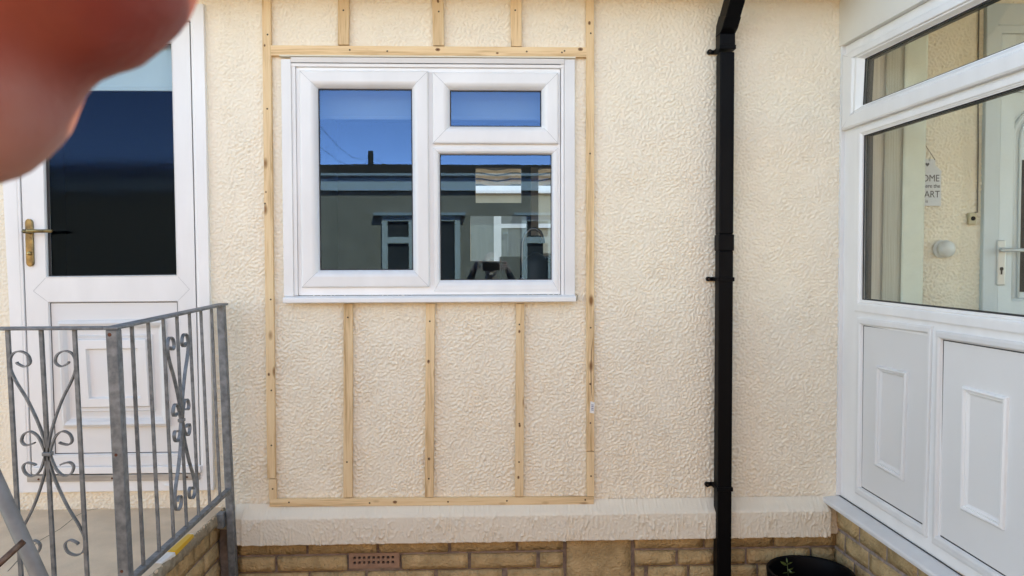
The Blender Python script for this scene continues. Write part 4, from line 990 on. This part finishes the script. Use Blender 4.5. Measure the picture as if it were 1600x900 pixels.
# far wall with three openings: hatch light, door light, lower window
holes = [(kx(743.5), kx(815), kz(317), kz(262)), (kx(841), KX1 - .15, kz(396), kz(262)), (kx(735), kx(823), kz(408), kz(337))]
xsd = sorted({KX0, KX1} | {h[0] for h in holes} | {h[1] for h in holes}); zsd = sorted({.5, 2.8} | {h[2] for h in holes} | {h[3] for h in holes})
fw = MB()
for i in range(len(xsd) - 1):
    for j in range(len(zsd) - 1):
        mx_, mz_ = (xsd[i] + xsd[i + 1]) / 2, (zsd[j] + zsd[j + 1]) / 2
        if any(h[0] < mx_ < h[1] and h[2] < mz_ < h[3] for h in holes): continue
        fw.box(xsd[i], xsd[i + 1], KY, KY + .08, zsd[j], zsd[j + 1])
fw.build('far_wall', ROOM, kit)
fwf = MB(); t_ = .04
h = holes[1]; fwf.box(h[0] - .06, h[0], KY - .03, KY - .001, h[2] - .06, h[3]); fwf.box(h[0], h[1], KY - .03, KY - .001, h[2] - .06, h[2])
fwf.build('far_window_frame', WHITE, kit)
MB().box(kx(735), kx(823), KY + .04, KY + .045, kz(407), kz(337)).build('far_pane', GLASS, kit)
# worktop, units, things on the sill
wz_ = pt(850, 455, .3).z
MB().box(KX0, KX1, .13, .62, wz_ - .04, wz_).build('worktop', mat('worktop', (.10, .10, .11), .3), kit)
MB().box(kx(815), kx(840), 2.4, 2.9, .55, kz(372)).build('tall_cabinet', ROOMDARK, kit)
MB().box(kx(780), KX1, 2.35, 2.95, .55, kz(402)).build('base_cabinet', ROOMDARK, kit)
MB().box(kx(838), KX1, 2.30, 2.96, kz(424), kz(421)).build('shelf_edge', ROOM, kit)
YT = .30
tp = thing('tap', pt(816, 445, YT), 'curved dark kitchen tap standing behind the lower right window pane', 'tap')
apts = [pt(a, b_, YT) for a, b_ in ((816.5, 452), (816, 400), (816.5, 380), (821, 366), (829, 358), (837, 357.5), (844, 362), (848, 371), (849, 380))]
MB().tube(apts, [.010, .009] + [.008] * 6 + [.010], 10).build('spout', mat('chrome', (.12, .12, .12), .3, 1.0), tp, smooth=True)
MB().tube([pt(816.5, 452, YT), pt(816.5, 430, YT)], .016, 12).build('tap_body', mat('chrome_dark', (.3, .3, .3), .15, 1.0), tp, smooth=True)
kt = pt(838, 425, .5)
ktl = thing('kettle', (kt.x, .55, wz_), 'dark kettle on the worktop behind the window beside the tap', 'kettle')
MB().lathe((kt.x, .52, wz_), [(0, 0), (.075, 0), (.078, .02), (.065, .14), (.045, .17), (.02, .185), (0, .19)], 20).build('kettle_body', ROOMDARK, ktl, smooth=True)
MB().tube([(kt.x + .05, .5, wz_ + .15), (kt.x + .1, .5, wz_ + .14), (kt.x + .105, .5, wz_ + .06), (kt.x + .07, .5, wz_ + .03)], .008, 8).build('kettle_handle', ROOMDARK, ktl, smooth=True)
# rolled-down kitchen blind
bz_ = pt(600, 187, .12).z
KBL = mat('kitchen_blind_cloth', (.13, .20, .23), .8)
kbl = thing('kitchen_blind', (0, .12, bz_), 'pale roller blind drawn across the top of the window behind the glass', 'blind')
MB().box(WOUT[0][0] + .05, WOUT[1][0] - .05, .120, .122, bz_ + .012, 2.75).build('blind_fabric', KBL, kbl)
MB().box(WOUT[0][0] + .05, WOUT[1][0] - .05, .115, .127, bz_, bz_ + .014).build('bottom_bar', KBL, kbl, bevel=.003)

# ---------------------------------------------------------------- bungalow beyond the far window
YB = 8.6
bh = thing('rear_bungalow', (1, YB, 0), 'cream bungalow with white gutter seen through the kitchen behind the window', 'bungalow')
gz = pt(780, 297, YB).z
MB().box(-5, 8, YB, YB + 5, 0, gz + .02).build('wall', CREAM, bh)
bx = lambda px: pt(px, 350, YB).x
bzz = lambda py: pt(780, py, YB).z
MB().box(bx(771.5), bx(783), YB - .09, YB - .002, bzz(420), bzz(330)).build('mullion', WHITE, bh)
MB().box(bx(783), bx(905), YB - .088, YB - .002, bzz(356.5), bzz(350)).build('transom', WHITE, bh)
MB().box(bx(725), bx(771.5), YB - .03, YB - .002, bzz(420), bzz(349)).build('net_curtain', NET, bh)
MB().box(bx(725), bx(771.5), YB - .03, YB - .002, bzz(349), bzz(330)).build('window_pane', mat('dim_pane', (.16, .165, .15), .6), bh)
MB().box(bx(783), bx(828), YB - .03, YB - .002, bzz(420), bzz(356.5)).build('net_curtain', NET, bh)
MB().box(bx(783), bx(828), YB - .03, YB - .002, bzz(350), bzz(330)).build('window_pane', mat('dim_pane', (.16, .165, .15), .6), bh)
MB().box(-5.2, 8.2, YB - .16, YB - .0, gz - .06, gz + .05).build('gutter', WHITE, bh)
rt = MB(); nxr = 110
for r_ in range(7):
    for i in range(nxr):
        u0_, u1_ = -5 + 13 * i / nxr, -5 + 13 * (i + 1) / nxr; a0_, a1_ = .02 * math.sin(i * 1.25), .02 * math.sin((i + 1) * 1.25)
        y0, y1 = YB - .15 + .34 * r_, YB + .19 + .34 * r_; z0, z1 = gz + .06 + .13 * r_, gz + .17 + .13 * r_
        rt.add([(u0_, y0, z0 + a0_), (u1_, y0, z0 + a1_), (u1_, y1, z1 + a1_), (u0_, y1, z1 + a0_), (u0_, y0, z0 - .07), (u1_, y0, z0 - .07)], [(0, 1, 2, 3), (4, 5, 1, 0)])
rt.build('tiled_roof', TILE2, bh)

# ---------------------------------------------------------------- neighbour across the path (seen mirrored in the window glass)
YN = -6.4
def mp_(px, py, Y=-YN):      # a point seen by reflection at the wall plane
    p = pt(px, py, Y); return Vector((p.x, -p.y, p.z))
nh = thing('neighbour_bungalow', (0, YN, 0), 'grey beige bungalow with dark tiled roof mirrored in the window glass', 'bungalow')
ngz = mp_(570, 274).z
MB().box(-9, 9, YN - 6, YN, 0, ngz + .02).build('wall', GREYREND, nh)
NWIN = mat('dimmed_white_frame', (.52, .45, .40), .5)  # white frames dimmed and warmed to offset the bluish mirror image
NFAS = mat('neighbour_fascia', (.36, .36, .36), .5)
MB().box(-9, 9, YN, YN + .05, mp_(570, 298).z, ngz - .03).build('fascia', mat('grey_fascia', (.46, .45, .45), .6), nh)
gm = MB()
for i in range(8):
    a, b_ = math.pi * i / 8, math.pi * (i + 1) / 8
    pa = [(YN + .055 + .045 * math.cos(t), ngz + .01 - .035 * math.sin(t)) for t in (a, b_)]
    gm.add([(-9, pa[0][0], pa[0][1]), (9, pa[0][0], pa[0][1]), (9, pa[1][0], pa[1][1]), (-9, pa[1][0], pa[1][1])], [(0, 1, 2, 3)])
gm.box(-9, 9, YN + .10, YN + .106, ngz - .012, ngz + .018).build('gutter', NFAS, nh)
rm = MB(); rrn = random.Random(3)
for r_ in range(9):
    y0, y1 = YN + .09 - .34 * r_, YN - .22 - .34 * r_; z0, z1 = ngz + .03 + .056 * r_, ngz + .066 + .056 * r_
    for i in range(60):
        x0_ = -9 + .3 * i + (.15 if r_ % 2 else 0); j_ = rrn.uniform(-.008, .008)
        rm.box(x0_, x0_ + .29, y1, y0, z0 - .01, z0 + .0) if False else rm.add([(x0_, y0, z0 + j_), (x0_ + .292, y0, z0 + j_), (x0_ + .292, y1, z1 + j_), (x0_, y1, z1 + j_), (x0_, y0, z0 - .03), (x0_ + .292, y0, z0 - .03)], [(0, 1, 2, 3), (4, 5, 1, 0)])
rm.build('tiled_roof', TILE, nh)
MB().add([(-9, YN + .07, ngz), (9, YN + .07, ngz), (9, YN - 3, ngz + .50), (-9, YN - 3, ngz + .50), (9, YN - 6, ngz), (-9, YN - 6, ngz)], [(0, 1, 2, 3), (3, 2, 4, 5)]).build('roof_deck', TILE, nh)
def nwin(x0p, x1p, vent):
    a = mp_(x0p, 337); b_ = mp_(x1p, 337); x0_, x1_ = a.x, b_.x; z1_ = a.z; z0_ = z1_ - 1.15; s = .07
    MB().box(x0_ - .10, x1_ + .07, YN, YN + .10, z1_ + .0, z1_ + .035).build('drip_board', NFAS, nh)
    def NP(u, v, d): return Vector((u, YN + d, v))
    W_ = thing('window', (0, 0, 0)); W_.parent = nh
    MB().ring(rectuv(x0_, x1_, z0_, z1_), rectuv(x0_ + s, x1_ - s, z0_ + s, z1_ - s), [(0, 0), (0, .05), (1, .05), (1, -.02)], NP).build('window_frame', NWIN, W_)
    xm_ = mp_(vent, 350).x; zv = z1_ - .30
    MB().box(xm_ - .05, xm_ + .04, YN, YN + .048, z0_ + s, z1_ - s).build('mullion', NWIN, W_)
    MB().box(x0_ + s, xm_, YN, YN + .046, zv - .05, zv + .03).build('transom', NWIN, W_)
    MB().box(x0_ + s, x1_ - s, YN + .006, YN + .012, z0_ + s, z1_ - s).build('window_pane', mat('dark_teal_glass', (.05, .045, .045), .15), W_)
nwin(597, 719, 645); nwin(815, 935, 862)
# pole and wires
pole_c = pt(579, 236, 26); pole_c = Vector((pole_c.x, -26, pole_c.z))
up = thing('utility_pole', (pole_c.x, -26, 0), 'dark pole with wires above the roof mirrored in the left window pane', 'utility pole')
MB().tube([(pole_c.x, -26, 0), pole_c], [.13, .10], 12).build('pole', DARKWOOD, up)
wm = MB()
for a, b_, y2 in (((578, 246), (498, 195), 14), ((578, 250), (498, 228), 14), ((581, 243), (690, 256), 18)):
    p0 = Vector((pole_c.x, -26, pt(*a, 26).z)); q_ = pt(*b_, y2); p1 = Vector((q_.x, -y2, q_.z)); d = p1 - p0
    wm.tube([p0 + d * t - Vector((0, 0, .35 * math.sin(math.pi * min(t, 1)))) for t in (0, .25, .5, .75, 1)], .005, 5)
wm.build('wire', DARKWOOD, up)

# ---------------------------------------------------------------- photographer
person = thing('person', (.05, -3.78, 0), 'bald person in dark jacket taking the photo, fingers intruding at upper left', 'person')
def remeshed(prims, voxel, smooth_it):
    bm = bmesh.new()
    for kind, *a in prims:
        if kind == 'c':      # tapered capsule chain
            p0, p1, r0, r1 = a; p0, p1 = Vector(p0), Vector(p1); d = p1 - p0; L_ = d.length; n_ = max(2, int(L_ / (min(r0, r1) * .4)))
            for i in range(n_ + 1):
                t = i / n_; c = p0 + d * t; r_ = r0 + (r1 - r0) * t
                bmesh.ops.create_icosphere(bm, subdivisions=2 if r_ < .03 else 3, radius=r_, matrix=Matrix.Translation(c))
        else:
            c, sc, rot = a; bmesh.ops.create_icosphere(bm, subdivisions=3, radius=1, matrix=Matrix.Translation(Vector(c)) @ rot @ Matrix.Diagonal((*sc, 1)))
    me = bpy.data.meshes.new('tmp'); bm.to_mesh(me); bm.free()
    o = bpy.data.objects.new('tmp', me); COL.objects.link(o)
    m_ = o.modifiers.new('r', 'REMESH'); m_.mode = 'VOXEL'; m_.voxel_size = voxel
    s_ = o.modifiers.new('s', 'SMOOTH'); s_.factor = .5; s_.iterations = smooth_it
    dg = bpy.context.evaluated_depsgraph_get(); out = bpy.data.meshes.new_from_object(o.evaluated_get(dg))
    bpy.data.objects.remove(o); bpy.data.meshes.remove(me); return out
I4 = Matrix.Identity(4)
HC = Vector((.062, -3.80, 1.595))        # head centre
sh = [Vector((-.135, -3.84, 1.375)), Vector((.255, -3.84, 1.375))]
el = [Vector((-.245, -3.70, 1.17)), Vector((.37, -3.70, 1.17))]
wr = [Vector((-.095, -3.45, 1.535)), Vector((.215, -3.46, 1.525))]
pr = [('e', HC + Vector((0, 0, .025)), (.074, .095, .09), I4), ('e', HC + Vector((0, .012, -.045)), (.058, .075, .072), I4), ('e', HC + Vector((0, .095, -.012)), (.011, .018, .022), I4),
      ('e', HC + Vector((0, .086, -.055)), (.025, .01, .009), I4), ('e', HC + Vector((0, .075, -.095)), (.022, .02, .016), I4),
      ('e', HC + Vector((-.076, -.005, -.01)), (.008, .018, .03), I4), ('e', HC + Vector((.076, -.005, -.01)), (.008, .018, .03), I4),
      ('e', HC + Vector((-.03, .08, .028)), (.024, .014, .01), I4), ('e', HC + Vector((.03, .08, .028)), (.024, .014, .01), I4),
      ('c', HC + Vector((0, -.01, -.08)), (.06, -3.85, 1.40), .055, .062),
      ('e', (.06, -3.86, 1.24), (.185, .115, .20), I4), ('e', (.06, -3.86, 1.05), (.155, .11, .17), I4), ('e', (.06, -3.86, .93), (.165, .12, .13), I4)]
for i in (0, 1):
    s = (-1, 1)[i]
    pr += [('c', sh[i] + Vector((-s * .09, 0, .01)), sh[i], .07, .065), ('c', sh[i], el[i], .06, .048), ('c', el[i], wr[i], .046, .028),
           ('c', (.06 + s * .09, -3.86, .90), (.06 + s * .10, -3.83, .50), .085, .060), ('c', (.06 + s * .10, -3.83, .50), (.06 + s * .105, -3.88, .10), .058, .040),
           ('e', (.06 + s * .11, -3.82, .05), (.048, .13, .045), I4)]
body = remeshed(pr, .0055, 4)
# hands: five fingers each, finely meshed
CC = CAM
def cp(x, y, z): return CC + Vector((x, y, z))
TA = CC + ray(78, -108) * .040; TB = CC + ray(-92, 104) * .040      # tips of the two fingers before the lens
hand = []
kn = [cp(-.062, .004, .030), cp(-.068, -.004, .012), cp(-.070, -.012, -.008), cp(-.068, -.022, -.026)]
palm_c = cp(-.072, -.045, -.012)
hand += [('c', wr[0], palm_c, .026, .024), ('c', palm_c, kn[0], .020, .0115), ('c', palm_c, kn[1], .020, .0115), ('c', palm_c, kn[2], .020, .011), ('c', palm_c, kn[3], .020, .010)]
for kx_, tip, r_ in ((kn[0], TA, .0080), (kn[1], TB, .0069)):
    m1 = kx_.lerp(tip, .50) + Vector((-.012, .006, .004)); m2 = kx_.lerp(tip, .8) + Vector((-.006, .004, .002))
    hand += [('c', kx_, m1, .0095, .0088), ('c', m1, m2, .0088, r_ + .0005), ('c', m2, tip, r_ + .0003, r_)]
for kx_, tip, r_ in ((kn[2], cp(-.030, .008, -.030), .0075), (kn[3], cp(-.026, .004, -.048), .0065)):
    m1 = kx_.lerp(tip, .45) + Vector((-.010, .014, 0)); hand += [('c', kx_, m1, .0092, .0082), ('c', m1, tip, .0082, r_)]
hand += [('c', palm_c + Vector((.008, -.01, -.01)), cp(-.040, -.034, -.040), .013, .0105), ('c', cp(-.040, -.034, -.040), cp(.002, -.022, -.036), .0105, .0085)]
lh = remeshed(hand, .0010, 7)
hand = []; pc2 = cp(.200, -.048, -.035)
kr = [cp(.186, -.002, .012), cp(.192, -.006, -.008), cp(.194, -.012, -.028), cp(.190, -.020, -.045)]
hand += [('c', wr[1], pc2, .026, .024)] + [('c', pc2, q, .020, .011) for q in kr]
for q, tip in zip(kr, (cp(.140, .016, .018), cp(.142, .006, -.012), cp(.138, .004, -.034), cp(.142, .002, -.052))):
    m1 = q.lerp(tip, .45) + Vector((.008, .014, 0)); hand += [('c', q, m1, .0095, .0085), ('c', m1, tip, .0085, .007)]
hand += [('c', pc2 + Vector((-.01, -.008, 0)), cp(.16, -.036, -.035), .013, .0105), ('c', cp(.16, -.036, -.035), cp(.122, -.024, -.03), .0105, .0085)]
rh = remeshed(hand, .0022, 6)
bm = bmesh.new()
for me_ in (body, lh, rh): bm.from_mesh(me_)
bmesh.ops.translate(bm, verts=bm.verts, vec=-Vector(person.location))
off_ = Vector(person.location)
bm.verts.ensure_lookup_table()
nb_ = len(body.polygons)
for fc_i, fc in enumerate(bm.faces):
    c = fc.calc_center_median() + off_; fc.smooth = True
    if fc_i >= nb_: fc.material_index = 0; continue
    if c.z > 1.455 and (c - HC).length < .16: fc.material_index = 3
    elif c.z > .88 or (c.y > -3.66 and c.z > .8): fc.material_index = 1
    elif c.z > .10: fc.material_index = 2
    else: fc.material_index = 1
_nt = SKIN.node_tree; _N = _nt.nodes; _L = _nt.links      # backlit red of the shaded fingertip painted in, fading to paler skin
_tc = _N.new('ShaderNodeTexCoord'); _vd = _N.new('ShaderNodeVectorMath'); _vd.operation = 'DISTANCE'; _vd.inputs[1].default_value = (TA + Vector((.003, 0, .001))) - off_
_ns = _N.new('ShaderNodeTexNoise'); _ns.inputs['Scale'].default_value = 110; _L.new(_tc.outputs['Object'], _ns.inputs[0])
_ml = _N.new('ShaderNodeMath'); _ml.operation = 'MULTIPLY_ADD'; _ml.inputs[1].default_value = .006; _L.new(_ns.outputs[0], _ml.inputs[0])
_L.new(_tc.outputs['Object'], _vd.inputs[0]); _L.new(_vd.outputs['Value'], _ml.inputs[2])
_mr = _N.new('ShaderNodeMapRange'); _mr.interpolation_type = 'SMOOTHSTEP'; _mr.inputs[1].default_value = .009; _mr.inputs[2].default_value = .021; _L.new(_ml.outputs[0], _mr.inputs[0])
_mx = _N.new('ShaderNodeMix'); _mx.data_type = 'RGBA'; _mx.inputs[6].default_value = (.26, .042, .032, 1); _mx.inputs[7].default_value = (.50, .25, .20, 1)
_L.new(_mr.outputs[0], _mx.inputs[0]); _L.new(_mx.outputs[2], _N['Principled BSDF'].inputs['Base Color'])
pm = bpy.data.meshes.new('body'); bm.to_mesh(pm); bm.free()
FACE = mat('face_skin', (.50, .28, .21), .5, var=.08, vscale=20, sss=.1)
for m_ in (SKIN, JACKET, JEANS, FACE): pm.materials.append(m_)
po = bpy.data.objects.new('body', pm); COL.objects.link(po); po.parent = person
for s in (-1, 1):
    MB().lathe(HC + Vector((s * .028, .0935, .010)), [(0.008, .0)], 6, 'Y') if False else None
    MB().tube([HC + Vector((s * .030, .078, .010)), HC + Vector((s * .030, .088, .010))], .009, 10).build('eye', mat('eye_dark', (.05, .04, .035), .2), person)
ph = thing('phone', (.06, -3.377, 1.57), 'black phone held sideways in front of the photographer, mirrored in the glass', 'phone')
MB().box(-.014, .133, -3.3845, -3.3765, 1.5385, 1.6115).build('phone_case', BLACKPVC, ph, bevel=.003)
MB().box(-.010, .129, -3.3862, -3.3847, 1.5425, 1.6075).build('screen', VOID, ph)
